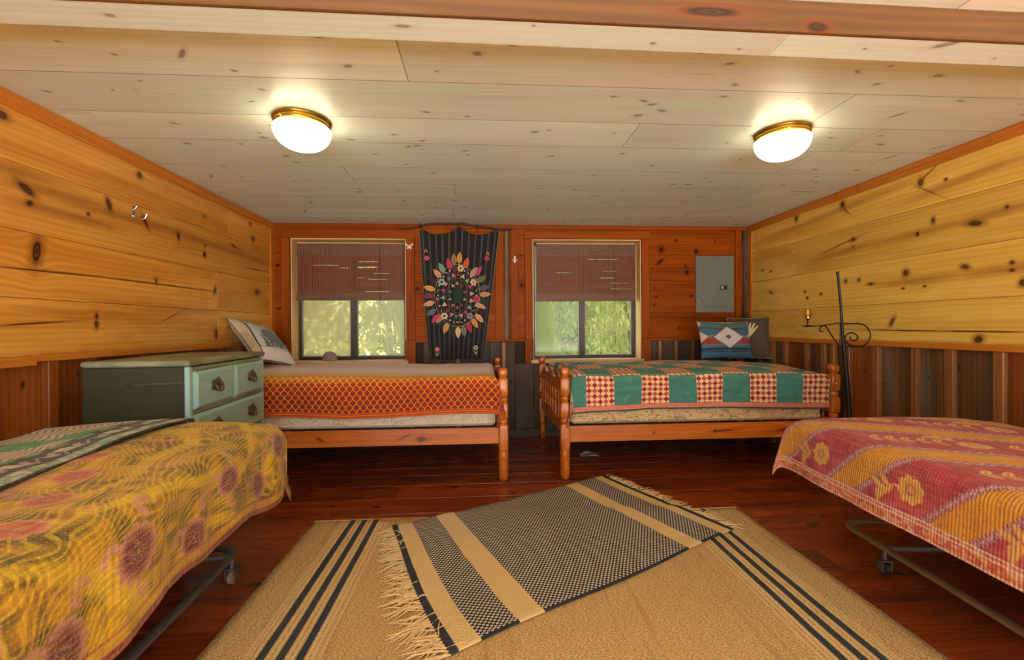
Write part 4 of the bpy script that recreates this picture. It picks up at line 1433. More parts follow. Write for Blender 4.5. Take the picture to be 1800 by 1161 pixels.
# far right top corner of the cot at (-1.005, 2.20)
lc = Vector((-1.005, 2.205, 0)) - Vector((math.cos(LROT) * LW - math.sin(LROT) * LL, math.sin(LROT) * LW + math.cos(LROT) * LL, 0))
cot_frame('rollaway cot with grey steel base under the yellow floral quilt', lc, LROT, LW, LL, 'grey_metal', .10, .10, .19, 'caster_tan')
cot_mattress('thin mattress hidden beneath the yellow floral quilt', lc, LROT, LW, LL)
xa = np.concatenate([np.linspace(-.03, .5, 30)[:-1], np.linspace(.5, LW - .06 + .37, 190)])
yb = np.concatenate([np.linspace(-.25, .75, 60)[:-1], np.linspace(.75, LL - .06 + .30, 300)])
TW, TL = LW - .06, LL - .06
P, A, B = drape(TW, TL, (.03, .37, .25, .30), .07, xa, yb, .013, 51, top=lambda a, b: .02 * np.sin(np.clip(a / TW, 0, 1) * pi) + .012 * (vnoise(a * 3, b * 3, 77) - .5) * 2, flare=.10)
hg = sstep(.05, .3, A - TW)
P[..., 2] += hg * (.018 * np.sin(B * 6.0) + .012 * np.sin(B * 13 + 1))
# print
g_n = vnoise(A * 16, B * 40, 1) * .5 + vnoise(A * 40, B * 16, 2) * .5
g_n = sstep(.25, .75, g_n)
C = L3(182, 136, 0)[None, None] * (1 - g_n[..., None]) + L3(88, 72, 2)[None, None] * g_n[..., None]
sw = np.sin(38 * np.hypot(A - .6 + .1 * vnoise(A * 3, B * 3, 5), (B - 1.2) * .7) + 6 * vnoise(A * 4, B * 4, 8))
C = blend(C, sstep(.55, .95, sw) * .55, L3(216, 180, 30))
C = blend(C, sstep(.62, .78, vnoise(A * 7, B * 16, 9)) * .6 * (A < TW), L3(136, 40, 40))
C = blend(C, sstep(.66, .8, vnoise(A * 6 + 9, B * 14, 12)) * .5 * (A < TW), L3(206, 150, 110))
C_base = C.copy()
plum, plum2, pale = L3(74, 8, 30), L3(104, 26, 52), L3(186, 132, 122)
def side(Y, z):                     # place on the hanging side, from room depth and height
    return TW + .04 + (.655 - z), (Y - lc.y) / math.cos(LROT) - .04
fl = [(1.204, .525, .078), (1.484, .422, .068), (1.68, .544, .068), (1.948, .451, .062), (2.116, .569, .062), (.985, .42, .08), (.76, .53, .078), (2.26, .45, .055)]
for Y, z, r in fl:
    x, y_ = side(Y, z)
    C = stroke(C, A, B, curl(x + .02, y_ + .07, .055, -2.6, .8, .9), .004, .008, plum2, .8)
    C = stroke(C, A, B, curl(x - .02, y_ - .085, .035, 1.2, 4.6, .6), .006, .013, pale, .85)
    C = stroke(C, A, B, curl(x + .09, y_ + .02, .03, 3.4, 6.6, .6), .005, .011, pale, .8)
    C = stroke(C, A, B, curl(x - .10, y_ + .05, .03, 2.0, 5.6, .6), .006, .012, pale, .8)
for Y, z, r in fl:
    x, y_ = side(Y, z)
    C = flower(C, A, B, x, y_, r, 12, plum, plum2, pale, ph=Y * 3)
for i in range(16):                  # flowers and curls on the top, loosely scattered
    x, y_ = .25 + .58 * ((i * .618) % 1), .55 + 1.3 * ((i * .381) % 1)
    C = stroke(C, A, B, curl(x, y_, .045, i, i + 3.2, .6), .006, .013, pale, .6)
    if i % 3 == 0: C = flower(C, A, B, x + .08, y_, .06, 11, L3(140, 44, 50), L3(168, 70, 66), L3(206, 140, 112), i)
e = TW + .37 - A
C = blend(C, sstep(.055, .05, e) * .5, L3(196, 152, 30))
C = blend(C, sstep(.004, .002, np.abs(e - .055)), L3(150, 60, 60))
C = blend(C, sstep(.026, .022, e), L3(118, 30, 44))
e2 = TL + .30 - B
C = blend(C, sstep(.026, .022, e2), L3(118, 30, 44))
fmask = sstep(.005, .03, np.abs(C - C_base).max(-1))
cloth('floral_quilt', P, np.stack([B, A, fmask], -1), M['yellow_q'], col=C, label='mustard yellow quilt with plum flowers on the left cot', cat='quilt', loc=(lc.x + .03 * math.cos(LROT) - .03 * math.sin(LROT), lc.y + .03 * math.sin(LROT) + .03 * math.cos(LROT), .650), rotz=LROT)

# ---- second quilt laid on its wall side
GW = .575
xa = np.linspace(-.16, GW, 150)
yb = np.concatenate([np.linspace(.1, .85, 40)[:-1], np.linspace(.85, TL + .16, 215)])
P, A, B = drape(10, TL - .02, (.16, 0, 0, .16), .06, xa, yb, .012, 63, flare=.1)
PX, PA, PB = A, A, B
P[..., 2] += .02 * np.sin(np.clip(A / TW, 0, 1) * pi) + .014 + .012 * (vnoise(A * 3, B * 3, 77) - .5) * 2
wob = .02 * np.sin(B * 3.4) + .012 * np.sin(B * 8)
P[..., 0] += wob * sstep(.2, .55, A)
cream, ink, green, mint = L3(206, 190, 160), L3(30, 28, 30), L3(66, 140, 84), L3(128, 172, 140)
C = np.broadcast_to(cream, A.shape + (3,)).copy()
q = np.sin((A + .022 * np.sin(B * 36) + .03 * vnoise(A * 8, B * 8, 4)) * 2 * pi / .026 + 5 * vnoise(A * 5, B * 5, 14))
C = blend(C, sstep(.45, .75, q), ink)
gb = vnoise(A * 5, B * 7, 31)
C = blend(C, sstep(.60, .66, gb), green)
C = blend(C, sstep(.66, .8, vnoise(A * 30, B * 30, 6)) * sstep(.58, .66, gb) * .5, mint)
ed = GW - A
C = blend(C, sstep(.20, .18, ed + .03 * (vnoise(B * 6, 0, 3) - .5)), L3(26, 30, 36))
for i in range(18):
    y_ = .2 + i * .105
    if i % 2: C = flower(C, A, B, GW - .115, y_, .03, 6, ink, L3(200, 190, 165), L3(206, 196, 170), i, eye=False)
    C = stroke(C, A, B, [(GW - .09 - .03 * math.sin(i), y_ - .05), (GW - .12, y_), (GW - .09, y_ + .06)], .003, .003, L3(176, 176, 160))
    C = leaf(C, A, B, GW - .11, y_ + .01, .9, .05, .014, L3(190, 186, 164), ink)
    C = leaf(C, A, B, GW - .10, y_ + .04, 2.4, .05, .013, L3(176, 178, 158), ink)
    C = leaf(C, A, B, GW - .18, y_ + .02, 1.6, .08, .022, green, mint)
C = blend(C, sstep(.052, .048, ed), L3(120, 150, 128))
C = blend(C, sstep(.052, .048, ed) * sstep(.45, .6, vnoise(A * 60, B * 60, 2)) * .8, L3(190, 190, 160))
C = blend(C, sstep(.010, .008, ed), L3(24, 34, 36))
cloth('leaf_quilt', P, np.stack([B, A, A * 0], -1), M['green_q'], col=C, label='cream and green quilt with black wavy lines on the wall side of the left cot', cat='quilt', loc=(lc.x + .03 * math.cos(LROT) - .03 * math.sin(LROT), lc.y + .03 * math.sin(LROT) + .03 * math.cos(LROT), .652), rotz=LROT)

# ---- right cot with the pink and gold quilt
RW, RL = 1.0, 1.90
RROT = math.radians(-4.9)
rc = Vector((1.655, 2.27, 0)) - Vector((-math.sin(RROT) * RL, math.cos(RROT) * RL, 0))
cot_frame('rollaway cot with tan bent tube base under the pink and gold quilt', rc, RROT, RW, RL, 'tan_metal', .14, .12, .40, 'rubber')
cot_mattress('thin mattress hidden beneath the pink and gold quilt', rc, RROT, RW, RL)
TW, TL = RW - .06, RL - .06
xa = np.concatenate([np.linspace(-.30, .9, 235), np.linspace(.9, TW + .05, 12)[1:]])
yb = np.concatenate([np.linspace(-.1, .70, 50)[:-1], np.linspace(.70, TL + .24, 270)])
P, A, B = drape(TW, TL, (.30, .05, .1, .24), .06, xa, yb, .008, 71, top=lambda a, b: .015 * np.sin(np.clip(a / TW, 0, 1) * pi) + .008 * (vnoise(a * 3, b * 3, 7) - .5) * 2, flare=.18)
hg = sstep(.02, .30, -A)
P[..., 0] -= hg * .02
Yw = rc.y + .03 + B * math.cos(RROT)
bu = A + .30                         # distance up from the hem
w = Yw + 1.25 * np.clip(bu, 0, .30) * .8 + .55 * np.clip(bu - .30, 0, None)
per = .476
ph = np.mod(w - 1.845, per)          # 0..181 gold, rest magenta
gold = (ph < .181)
n1 = vnoise(A * 30, B * 30, 3); n2 = vnoise(A * 90, B * 90, 4)
Cg = L3(206, 146, 24)[None, None] * (1 - .5 * n1[..., None]) + L3(170, 108, 20)[None, None] * (.5 * n1[..., None])
sq = np.sin((A + .006 * np.sin(B * 160)) * 2 * pi / .022 + 1.4 * np.sin(B * 150)) * np.sin((B + .005 * np.sin(A * 170)) * 2 * pi / .03)
Cg = blend(Cg, sstep(.12, .02, np.abs(sq - .25)) * .6, L3(128, 70, 20))
Cm = L3(170, 40, 66)[None, None] * (1 - n1[..., None]) + L3(140, 30, 54)[None, None] * n1[..., None]
Cm = blend(Cm, sstep(.55, .8, vnoise(A * 120, B * 14, 5)) * .3, L3(206, 110, 110))
C = np.where(gold[..., None], Cg, Cm)
bd = np.minimum(np.abs(ph), np.minimum(np.abs(ph - .181), np.abs(ph - per)))
wv = bd + .003 * np.sin((A - B) * 140)
C = blend(C, sstep(.020, .017, wv), L3(196, 150, 168))
C = blend(C, sstep(.004, .002, np.abs(wv - .008)), L3(120, 50, 76))
C = blend(C, sstep(.003, .0015, np.abs(wv - .017)), L3(110, 40, 70))
# flowers and leaf sprays on the magenta bands
ylw, ylw2, brn = L3(214, 172, 84), L3(196, 150, 70), L3(130, 60, 40)
for kk in range(-3, 3):
    wc = 1.845 + .181 + .147 + kk * per
    for j, bu0 in enumerate((.155, .43, .62, .81, 1.0)):
        Yc = wc - 1.25 * min(bu0, .30) * .8 - .55 * max(bu0 - .30, 0)
        yy = (Yc - rc.y - .03) / math.cos(RROT); xx = bu0 - .30
        if j % 2 == 0:
            C = flower(C, A, B, xx, yy, .056, 8, brn, ylw2, ylw, kk, eye=False)
            d_ = np.hypot(A - xx, B - yy)
            C = blend(C, sstep(.003, .0015, np.abs(d_ - .018)), brn); C = blend(C, sstep(.003, .0015, np.abs(d_ - .012)), L3(190, 120, 90))
            C = stroke(C, A, B, [(xx, yy + .05), (xx - .01, yy + .11), (xx - .05, yy + .15)], .002, .002, L3(222, 180, 180))
            for q_, (dx, dy, an) in enumerate(((-.005, .075, 2.5), (-.01, .095, .9), (-.02, .11, 2.9), (-.025, .125, 1.2), (-.04, .135, 3.2))):
                C = leaf(C, A, B, xx + dx, yy + dy, an, .055, .016, ylw2, ylw)
        else:
            C = stroke(C, A, B, [(xx - .10, yy + .06), (xx, yy), (xx + .10, yy - .05)], .002, .002, L3(222, 180, 180))
            for q_ in range(5):
                bx, by = xx - .09 + q_ * .045, yy + .054 - q_ * .026
                C = leaf(C, A, B, bx, by, .75, .06, .017, ylw, brn); C = leaf(C, A, B, bx, by, -1.5, .055, .016, ylw2, brn)
# border
e = np.minimum(np.minimum(bu, TL + .24 - B), TW + .05 - A)
pais = np.sin(A * 210 + 3 * np.sin(B * 120)) * np.sin(B * 190 + 2 * np.sin(A * 90))
Cb = blend(np.broadcast_to(L3(168, 60, 44), A.shape + (3,)).copy(), sstep(.0, .3, pais), L3(214, 130, 60))
Cb = blend(Cb, sstep(.55, .7, n2) * .6, L3(220, 180, 160))
C = np.where((e < .062)[..., None], Cb, C)
for lv in (.062, .048, .006):
    C = blend(C, sstep(.0035, .002, np.abs(e - lv)), L3(224, 196, 196))
cloth('kantha_quilt', P, np.stack([A, B, A * 0], -1), M['pink_q'], col=C, label='pink and gold diagonally striped quilt with flowers on the right cot', cat='quilt', loc=(rc.x + .03 * math.cos(RROT) - .03 * math.sin(RROT), rc.y + .03 * math.sin(RROT) + .03 * math.cos(RROT), .606), rotz=RROT)
# ------------------------------------------------------------------ pillows
def fabric(name, scale=260.0, rough=.85, bstr=.35):
    t = T(name)
    a, b, _ = t.sep(t.attr('gr'))
    col = t.attr('col', color=True)
    n = t.noise(t.vec(a * scale, b * scale * .6, 0.0), 1.0, 2.0)
    n2 = t.noise(t.vec(a * 8.0, b * 8.0, 2.0), 1.0, 2.0)
    col = t.mix(t.ss(.4, .7, n) * .18, col, t.mix(1.0, col, (.5, .5, .5, 1), 'MULTIPLY'))
    return t.finish(col, rough, bump=n + n2, bstr=bstr, bdist=.003)


M['woven'] = fabric('woven_pillow_cotton')


def pillow(name, label, center, e1, e2, w, h, th, paint, back, n=120, piping=None, group=None, sag=.06):
    e1 = Vector(e1).normalized(); e2 = Vector(e2)
    e2 = (e2 - e1 * e2.dot(e1)).normalized()
    e3 = e1.cross(e2)
    s = np.linspace(-1, 1, n)
    U, V = np.meshgrid(s, s, indexing='ij')
    x = w / 2 * U * (1 - sag * (1 - V ** 2) * np.abs(U) ** 2)
    y = h / 2 * V * (1 - sag * (1 - U ** 2) * np.abs(V) ** 2)
    prof = ((1 - np.abs(U) ** 3.2) * (1 - np.abs(V) ** 3.2)) ** .62
    wr = (vnoise(U * 3, V * 3, 11) - .5) * .16
    z = th / 2 * prof * (1 + wr)
    C = paint(U, V)
    Pf = np.stack([x, y, z], -1).reshape(-1, 3); Pb = np.stack([x, y, -z], -1).reshape(-1, 3)
    F = grid_faces(n, n)
    V_ = np.concatenate([Pf, Pb]); F_ = np.concatenate([F, F[:, ::-1] + n * n])
    Cb = np.broadcast_to(np.asarray(back), C.shape).reshape(-1, 3)
    g = np.stack([x, y, 0 * x], -1).reshape(-1, 3)
    t = thing(name, label, 'pillow', center, 0, group)
    t.rotation_euler = Matrix((e1, e2, e3)).transposed().to_euler()
    o = link('cover', fast_mesh('cover', V_, F_, True, {'gr': np.concatenate([g, g]), 'col': np.concatenate([C.reshape(-1, 3), Cb])}), M['woven'], t)
    if piping:
        q = [(x[i, 0], y[i, 0], 0) for i in range(n)] + [(x[-1, j], y[-1, j], 0) for j in range(n)] + [(x[i, -1], y[i, -1], 0) for i in range(n - 1, -1, -1)] + [(x[0, j], y[0, j], 0) for j in range(n - 1, -1, -1)]
        MB().tube([p for k, p in enumerate(q) if k % 4 == 0], .0028, 6, closed=True).build('piping', piping, t)
    return t


def paint_bear(U, V):
    U = U + .20
    C = np.broadcast_to(L3(204, 208, 212), U.shape + (3,)).copy()
    C = blend(C, sstep(.2, .9, vnoise(U * 4, V * 4, 2)) * .5, L3(176, 186, 198))
    ln = -.52 + .03 * np.sin(V * 3)
    C = blend(C, sstep(.02, -.02, U - ln), L3(196, 178, 146))
    C = blend(C, sstep(.03, -.03, np.hypot((U + .78) / .16, (V + .15) / .4) - 1) * .5, L3(168, 140, 124))
    C = blend(C, sstep(.035, .02, np.abs(U - ln)), L3(24, 24, 28))
    C = blend(C, sstep(-.58, -.64, V) * (U > ln), L3(226, 222, 218))
    # little fir tree
    for k in range(5):
        yy = .02 - k * .13; hw = .05 + .035 * k
        C = blend(C, ((np.abs(U + .17) < hw * np.clip((yy + .1 - V) / .17, 0, 1)) & (V < yy + .1) & (V > yy - .07)).astype(float), L3(86, 124, 84))
    # animal: rounded body, head and four legs in grey-blue wool
    body = np.hypot((U - .38) / .40, (V - .06) / .34)
    head = np.hypot((U - .80) / .17, (V + .10) / .19)
    m = np.maximum(sstep(1.03, .97, body), sstep(1.05, .95, head))
    for lx in (.10, .30, .52, .68):
        m = np.maximum(m, ((np.abs(U - lx - .03 * (V + .4)) < .075) & (V < .05) & (V > -.52)).astype(float))
    inkm = np.maximum(sstep(1.14, 1.08, body), 0) * (U < .38) * (1 - m)
    C = blend(C, inkm, L3(26, 28, 34))
    C = blend(C, m, L3(128, 140, 158))
    C = blend(C, m * sstep(.45, .7, vnoise(U * 18, V * 18, 6)) * .4, L3(96, 108, 128))
    for lx in (.02, .215, .43):
        C = blend(C, ((np.abs(U - lx) < .022) & (V < -.12) & (V > -.52)).astype(float), L3(22, 22, 26))
    return C


pillow('animal_pillow', 'white pillow with grey wool animal and small green fir tree', (-1.805, 3.82, .985), (.24, .937, -.20), (-.64, .35, .68), .47, .46, .15, paint_bear, L3(190, 172, 140), piping=M['black'])


def paint_navajo(U, V):
    rows = [(-1.1, L3(60, 96, 124)), (-.72, L3(54, 84, 116)), (-.58, L3(20, 22, 40)), (-.50, L3(66, 112, 116)), (-.36, L3(84, 128, 130)), (-.30, L3(150, 52, 48)), (.02, L3(128, 112, 96)), (.18, L3(60, 100, 132)), (.48, L3(70, 76, 62)), (.58, L3(66, 110, 112)), (.86, L3(110, 84, 76)), (.93, L3(196, 180, 170))]
    Vw = V + .06 * np.cos(U * 3.2) * (V > .3)
    C = np.zeros(U.shape + (3,)); C[:] = rows[0][1]
    for v0, c in rows[1:]:
        C = blend(C, sstep(v0 - .015, v0 + .015, Vw), c)
    C = blend(C, ((Vw < -.64) & (Vw > -.74) & ((np.abs(U - .35) < .28) | (np.abs(U + .42) < .2))).astype(float), L3(30, 74, 60))
    tooth = np.abs(np.mod((V + 1) * 14, 1) - .5) * .13
    side_ = np.abs(np.abs(U) - 1.0) * 1.5 + np.abs(V - .12) * 1.3
    C = blend(C, sstep(.42, .38, side_ + tooth), L3(206, 188, 174))
    C = blend(C, sstep(.25, .2, np.abs(np.abs(U) - 1.02) * 1.6 + np.abs(V - .84) * 1.2 + tooth), L3(200, 186, 178))
    d = np.abs(U) / .60 + np.abs(V - .06) / .62
    C = blend(C, sstep(1.08, 1.02, d + tooth * 1.2), L3(120, 70, 66))
    C = blend(C, sstep(.98, .94, d + tooth * 1.2), L3(198, 192, 190))
    C = blend(C, sstep(1.1, .9, np.abs(U) / .13 + np.abs(V - .08) / .14 + tooth * 2), L3(104, 78, 84))
    C = blend(C, sstep(.5, .8, vnoise(U * 12, V * 60, 4)) * .15, L3(30, 30, 34))
    return C


pillow('geometric_pillow', 'blue and red woven pillow with a stepped white diamond', (2.262, 4.07, .972), (1, .03, -.01), (0, .26, .96), .51, .36, .13, paint_navajo, L3(70, 90, 110))


def paint_brown(U, V):
    n = vnoise(U * 40, V * 40, 3)[..., None]
    C = L3(92, 74, 54)[None, None] * (1 - n) + L3(66, 52, 38)[None, None] * n
    C = blend(C, sstep(.62, .7, vnoise(U * 5 + 3, V * 5, 8)) * (V < -.3) * .4, L3(110, 60, 44))
    ring = np.hypot((U + .20) / .20, (V + .12) / .22)
    C = blend(C, sstep(.35, .12, np.abs(ring - .8)) * .8, L3(176, 156, 126))
    return C


bp = pillow('brown_pillow', 'brown tweed pillow with a cream antler leaning in the corner', (2.565, 4.19, .985), (.80, -.42, .02), (.12, .20, .95), .37, .41, .10, paint_brown, L3(80, 64, 46), piping=plain('cream_piping', (196, 172, 140), .8))
# antler applique: palm with tines, stitched on the front
ant = [(-.085, -.05), (-.045, -.04), (0.0, .02), (.045, .075), (.085, .135), (.075, .138), (.035, .095), (.058, .160), (.047, .162), (.012, .105), (.026, .165), (.014, .166), (-.012, .105), (-.012, .150), (-.024, .150), (-.040, .085), (-.075, .10), (-.080, .092), (-.062, .05), (-.085, 0)]
MB().prism(ant, .008, o=(-.0, -.03, .048), u=(1, 0, 0), v=(0, 1, 0), w=(0, 0, 1)).build('antler_applique', plain('cream_felt', (206, 190, 150), .9), bp)

# ------------------------------------------------------------------ tapestry on a branch
TZ0, TZ1 = .795, 2.08


def tap(u, v):
    """u -1..1 across, v 0 (bottom)..1 (top) -> point on the hanging cloth"""
    u = np.asarray(u, float); v = np.asarray(v, float)
    cx = -.262 + .038 * v; hw = .262 + (.392 - .262) * v ** .9
    x = cx + hw * u
    topz = TZ1 + .012 - .075 * np.abs(np.sin((u + 1) * pi * 1.0)) ** .9 * (np.abs(u) < .93) - .05 * sstep(.86, 1.0, np.abs(u))
    z = TZ0 + (topz - TZ0) * v
    fold = .010 * np.sin(u * 13 + .6) * (.4 + .6 * v) + .010 * np.sin(u * 5 + 2) + .012 * (1 - v) * np.cos(u * 9)
    y = YB - .058 - fold
    return np.stack([x, y, z], -1)


def tap_mat():
    t = T('black_striped_cloth')
    a, b, _ = t.sep(t.attr('gr'))
    s = (a * 6.0 + .02).fr()
    line = t.ss(.055, .03, (s - .42).abs()) + t.ss(.05, .03, (s - .58).abs())
    n = t.noise(t.vec(a * 60.0, b * 260.0, 0.0), 1.0, 2.0)
    col = t.mix(n, c4(8, 9, 11), c4(20, 21, 24))
    col = t.mix(line.mn(1.0) * .55, col, t.mix(n, c4(96, 88, 80), c4(120, 110, 98)))
    col = t.mix(t.ss(.982, .99, a.abs()), col, c4(120, 116, 84))
    return t.finish(col, .9, bump=n, bstr=.3, bdist=.002)


u_, v_ = np.meshgrid(np.linspace(1, -1, 121), np.linspace(0, 1, 121), indexing='ij')
tp = thing('wall_tapestry', 'black striped tapestry with colourful leaf medallion hanging between the windows', 'tapestry', (0, 0, 0))
cloth('cloth', tap(u_, v_), np.stack([u_, v_, u_ * 0], -1), tap_mat(), tp, th=.003, flip=True)
FELT = {}


def felt(c):
    if c not in FELT: FELT[c] = plain('felt_%d_%d_%d' % c, c, .9, var=.18, scale=140, bstr=.3)
    return FELT[c]


def zw(zx, zy):                      # sketch sheet coordinates of the embroidery -> x, z on the wall
    return -.237 + (zx - 399) * .001212, 2.149 - zy * .00121


def cloth_y(x, z):
    v = np.clip((z - TZ0) / (TZ1 - TZ0), 0, 1)
    u = (x - (-.262 + .038 * v)) / (.262 + .13 * v ** .9)
    return float(tap(u, v)[1])


def applique(name, pts, c, lift=.004, parent=None):
    """flat felt piece lying on the cloth; pts = outline in x, z"""
    n = len(pts)
    cx = sum(p[0] for p in pts) / n; cz = sum(p[1] for p in pts) / n
    vs = [(cx, cloth_y(cx, cz) - lift - .002, cz)] + [(p[0], cloth_y(*p) - lift, p[1]) for p in pts] + [(p[0], cloth_y(*p) + .001, p[1]) for p in pts]
    fs = []
    for i in range(n):
        j = (i + 1) % n
        fs.append((0, 1 + i, 1 + j)); fs.append((1 + i, 1 + n + i, 1 + n + j, 1 + j))
    return MB().add(vs, fs).build(name, felt(c), parent or tp)


MCX, MCZ = zw(390, 605)
leaves = [(410, 300, (204, 144, 44)), (365, 310, (150, 110, 84)), (465, 340, (196, 92, 60)), (325, 345, (184, 66, 82)), (265, 380, (128, 148, 132)), (560, 405, (176, 64, 110)), (523, 412, (186, 140, 112)), (230, 425, (204, 150, 112)), (190, 480, (66, 30, 46)), (165, 545, (204, 156, 74)), (610, 540, (82, 90, 88)), (155, 605, (124, 50, 76)), (615, 595, (200, 142, 106)), (160, 670, (204, 150, 122)), (600, 660, (34, 56, 50)), (578, 690, (196, 160, 122)), (595, 730, (58, 28, 50)), (180, 740, (104, 100, 104)), (215, 790, (182, 56, 112)), (248, 792, (180, 140, 98)), (568, 790, (206, 156, 118)), (295, 870, (196, 146, 100)), (262, 838, (34, 38, 62)), (530, 830, (200, 146, 66)), (485, 865, (176, 54, 72)), (395, 905, (212, 184, 140)), (440, 895, (128, 120, 106)), (352, 895, (34, 60, 46)), (585, 470, (110, 110, 70))]
for zx, zy, c in leaves:
    x, z = zw(zx, zy)
    a = math.atan2(z - MCZ, x - MCX)
    l, w = .052, .026
    pts = []
    for k in range(14):
        q = 2 * pi * k / 14
        p = math.cos(q); r = math.sin(q) * (1 - .25 * p)
        px = l * (p if abs(p) < .98 else p * 1.12); pz = w * r * (1 - .12 * p * p)
        pts.append((x + px * math.cos(a) - pz * math.sin(a), z + px * math.sin(a) + pz * math.cos(a)))
    lf = applique('leaf', pts, c)
    vn = [(x - .045 * math.cos(a), z - .045 * math.sin(a)), (x + .045 * math.cos(a), z + .045 * math.sin(a))]
    MB().tube([(p[0], cloth_y(*p) - .0075, p[1]) for p in vn], .0014, 4).build('vein', felt(tuple(int(v * .55) for v in c)), lf)
# oval stitched outline
mb = MB()
mb.tube([(MCX + .222 * math.cos(a), cloth_y(MCX + .222 * math.cos(a), MCZ + .305 * math.sin(a)) - .004, MCZ + .305 * math.sin(a)) for a in np.linspace(0, 2 * pi, 60, endpoint=False)], .003, 5, closed=True)
mb.build('oval_cord', felt((150, 138, 96)), tp)
mb = MB()
mb.tube([(MCX + .105 * math.cos(a), cloth_y(MCX + .105 * math.cos(a), MCZ + .17 * math.sin(a)) - .004, MCZ + .17 * math.sin(a)) for a in np.linspace(0, 2 * pi, 50, endpoint=False)], .002, 5, closed=True)
mb.build('oval_cord', felt((110, 100, 90)), tp)
x, z = zw(392, 597)
applique('oval_centre', [(x + .046 * math.cos(q), z + .085 * math.sin(q)) for q in np.linspace(0, 2 * pi, 18, endpoint=False)], (26, 54, 38))


def felt_flower(zx, zy, r, c, eye):
    x, z = zw(zx, zy)
    pts = []
    for k in range(30):
        q = 2 * pi * k / 30
        rr = r * (.72 + .28 * abs(math.cos(3 * q)))
        pts.append((x + rr * math.cos(q), z + rr * math.sin(q)))
    f = applique('flower', pts, c, .006)
    applique('flower_eye', [(x + r * .33 * math.cos(q), z + r * .33 * math.sin(q)) for q in np.linspace(0, 2 * pi, 10, endpoint=False)], eye, .011, f)


for a in [(418, 385, .036, (206, 190, 140), (90, 80, 50)), (265, 495, .036, (140, 172, 158), (20, 22, 24)), (520, 495, .034, (208, 170, 138), (160, 120, 100)), (545, 635, .036, (178, 62, 110), (120, 40, 70)), (490, 770, .034, (130, 130, 134), (90, 90, 96)), (285, 770, .036, (206, 184, 150), (16, 16, 18)), (370, 388, .032, (104, 40, 62), (70, 24, 40)), (230, 632, .034, (78, 36, 56), (214, 150, 140)), (147, 302, .026, (196, 86, 96), (150, 50, 64)), (632, 302, .026, (170, 64, 86), (120, 40, 60)), (225, 1040, .026, (196, 86, 104), (226, 190, 160)), (535, 1030, .024, (190, 170, 130), (90, 40, 40))]:
    felt_flower(*a)
for zx, zy, s_ in ((140, 245, 1), (638, 262, 1), (225, 1078, -1), (535, 1068, -1)):    # paired bud leaves
    x, z = zw(zx, zy)
    for d in (-1, 1):
        applique('bud_leaf', [(x, z + .024 * s_), (x + d * .012, z + .006 * s_), (x + d * .018, z - .022 * s_), (x + d * .004, z - .004 * s_)], (206, 140, 70) if s_ > 0 else (206, 176, 130))
# ring of small triangles and dots
tri_c = [(196, 150, 124), (164, 70, 92), (120, 160, 140), (208, 170, 130), (120, 60, 70), (190, 120, 110), (96, 116, 108)]
for k in range(18):
    q = 2 * pi * k / 18 + .1
    x, z = MCX + .14 * math.cos(q), MCZ + .205 * math.sin(q)
    c_, s_ = math.cos(q), math.sin(q)
    applique('triangle', [(x + .030 * c_, z + .030 * s_), (x - .016 * c_ - .022 * s_, z - .016 * s_ + .022 * c_), (x - .016 * c_ + .022 * s_, z - .016 * s_ - .022 * c_)], tri_c[k % 7])
for k in range(10):
    q = 2 * pi * k / 10 + .3
    x, z = MCX + .075 * math.cos(q), MCZ + .118 * math.sin(q)
    c_, s_ = math.cos(q), math.sin(q)
    applique('triangle', [(x + .024 * c_, z + .024 * s_), (x - .012 * c_ - .016 * s_, z - .012 * s_ + .016 * c_), (x - .012 * c_ + .016 * s_, z - .012 * s_ - .016 * c_)], tri_c[(k * 3 + 1) % 7])
for k in range(16):
    q = 2 * pi * k / 16
    x, z = MCX + .188 * math.cos(q), MCZ + .262 * math.sin(q)
    applique('dot', [(x + .008 * math.cos(w_), z + .009 * math.sin(w_)) for w_ in np.linspace(0, 2 * pi, 8, endpoint=False)], (206, 190, 170))
    x, z = MCX + .19 * math.cos(q + .2), MCZ + .268 * math.sin(q + .2)
    c_, s_ = math.cos(q + 1.0), math.sin(q + 1.0)
    applique('sprig', [(x + .026 * c_, z + .026 * s_), (x + .006 * s_, z - .006 * c_), (x - .026 * c_, z - .026 * s_), (x - .006 * s_, z + .006 * c_)], (168, 140, 70))
# hanging branch and ties
br = thing('tapestry_branch', 'crooked dark branch that holds up the tapestry', 'branch', (-.2, YB - .07, 2.06))
bpts = [(-.62, 0, .012), (-.52, 0, .014), (-.42, 0, .024), (-.36, 0, .048), (-.25, 0, .058), (-.12, 0, .060), (0.0, 0, .058), (.08, 0, .046), (.2, 0, .030), (.32, 0, .014), (.40, 0, .002), (.46, 0, .006), (.505, 0, .006)]
MB().tube(bpts, [.004, .006, .008, .009, .011, .012, .012, .010, .010, .010, .011, .011, .010], 9).build('main_stick', M['twig'], br)
MB().tube([(-.43, 0, .02), (-.41, .0, .05), (-.395, 0, .06)], [.007, .005, .004], 7).build('side_twig', M['twig'], br)
for xx, z1_ in ((-.395, .03), (-.04, .058), (.14, .036), (.30, .014)):
    MB().tube([(xx + .014 * math.cos(a), .014 * math.sin(a), z1_ + .016 * math.cos(a * 2) * .5) for a in np.linspace(0, 2 * pi, 12, endpoint=False)], .004, 6, closed=True).build('tie', M['black'], br)
    MB().tube([(xx + .008, -.012, z1_ - .004), (xx + .014, -.016, z1_ - .06)], .003, 6).build('tie', M['black'], br)

# ------------------------------------------------------------------ wrought iron floor lamp
lp = thing('iron_floor_lamp', 'wrought iron floor lamp with scroll bracket and bare brass socket', 'floor lamp', (2.53, 2.95, 0))


def lw(zx, zy): return (2.22 + (zx - 163) * .000961 - 2.53, 0.0, 1.095 - (zy - 447) * .000914)


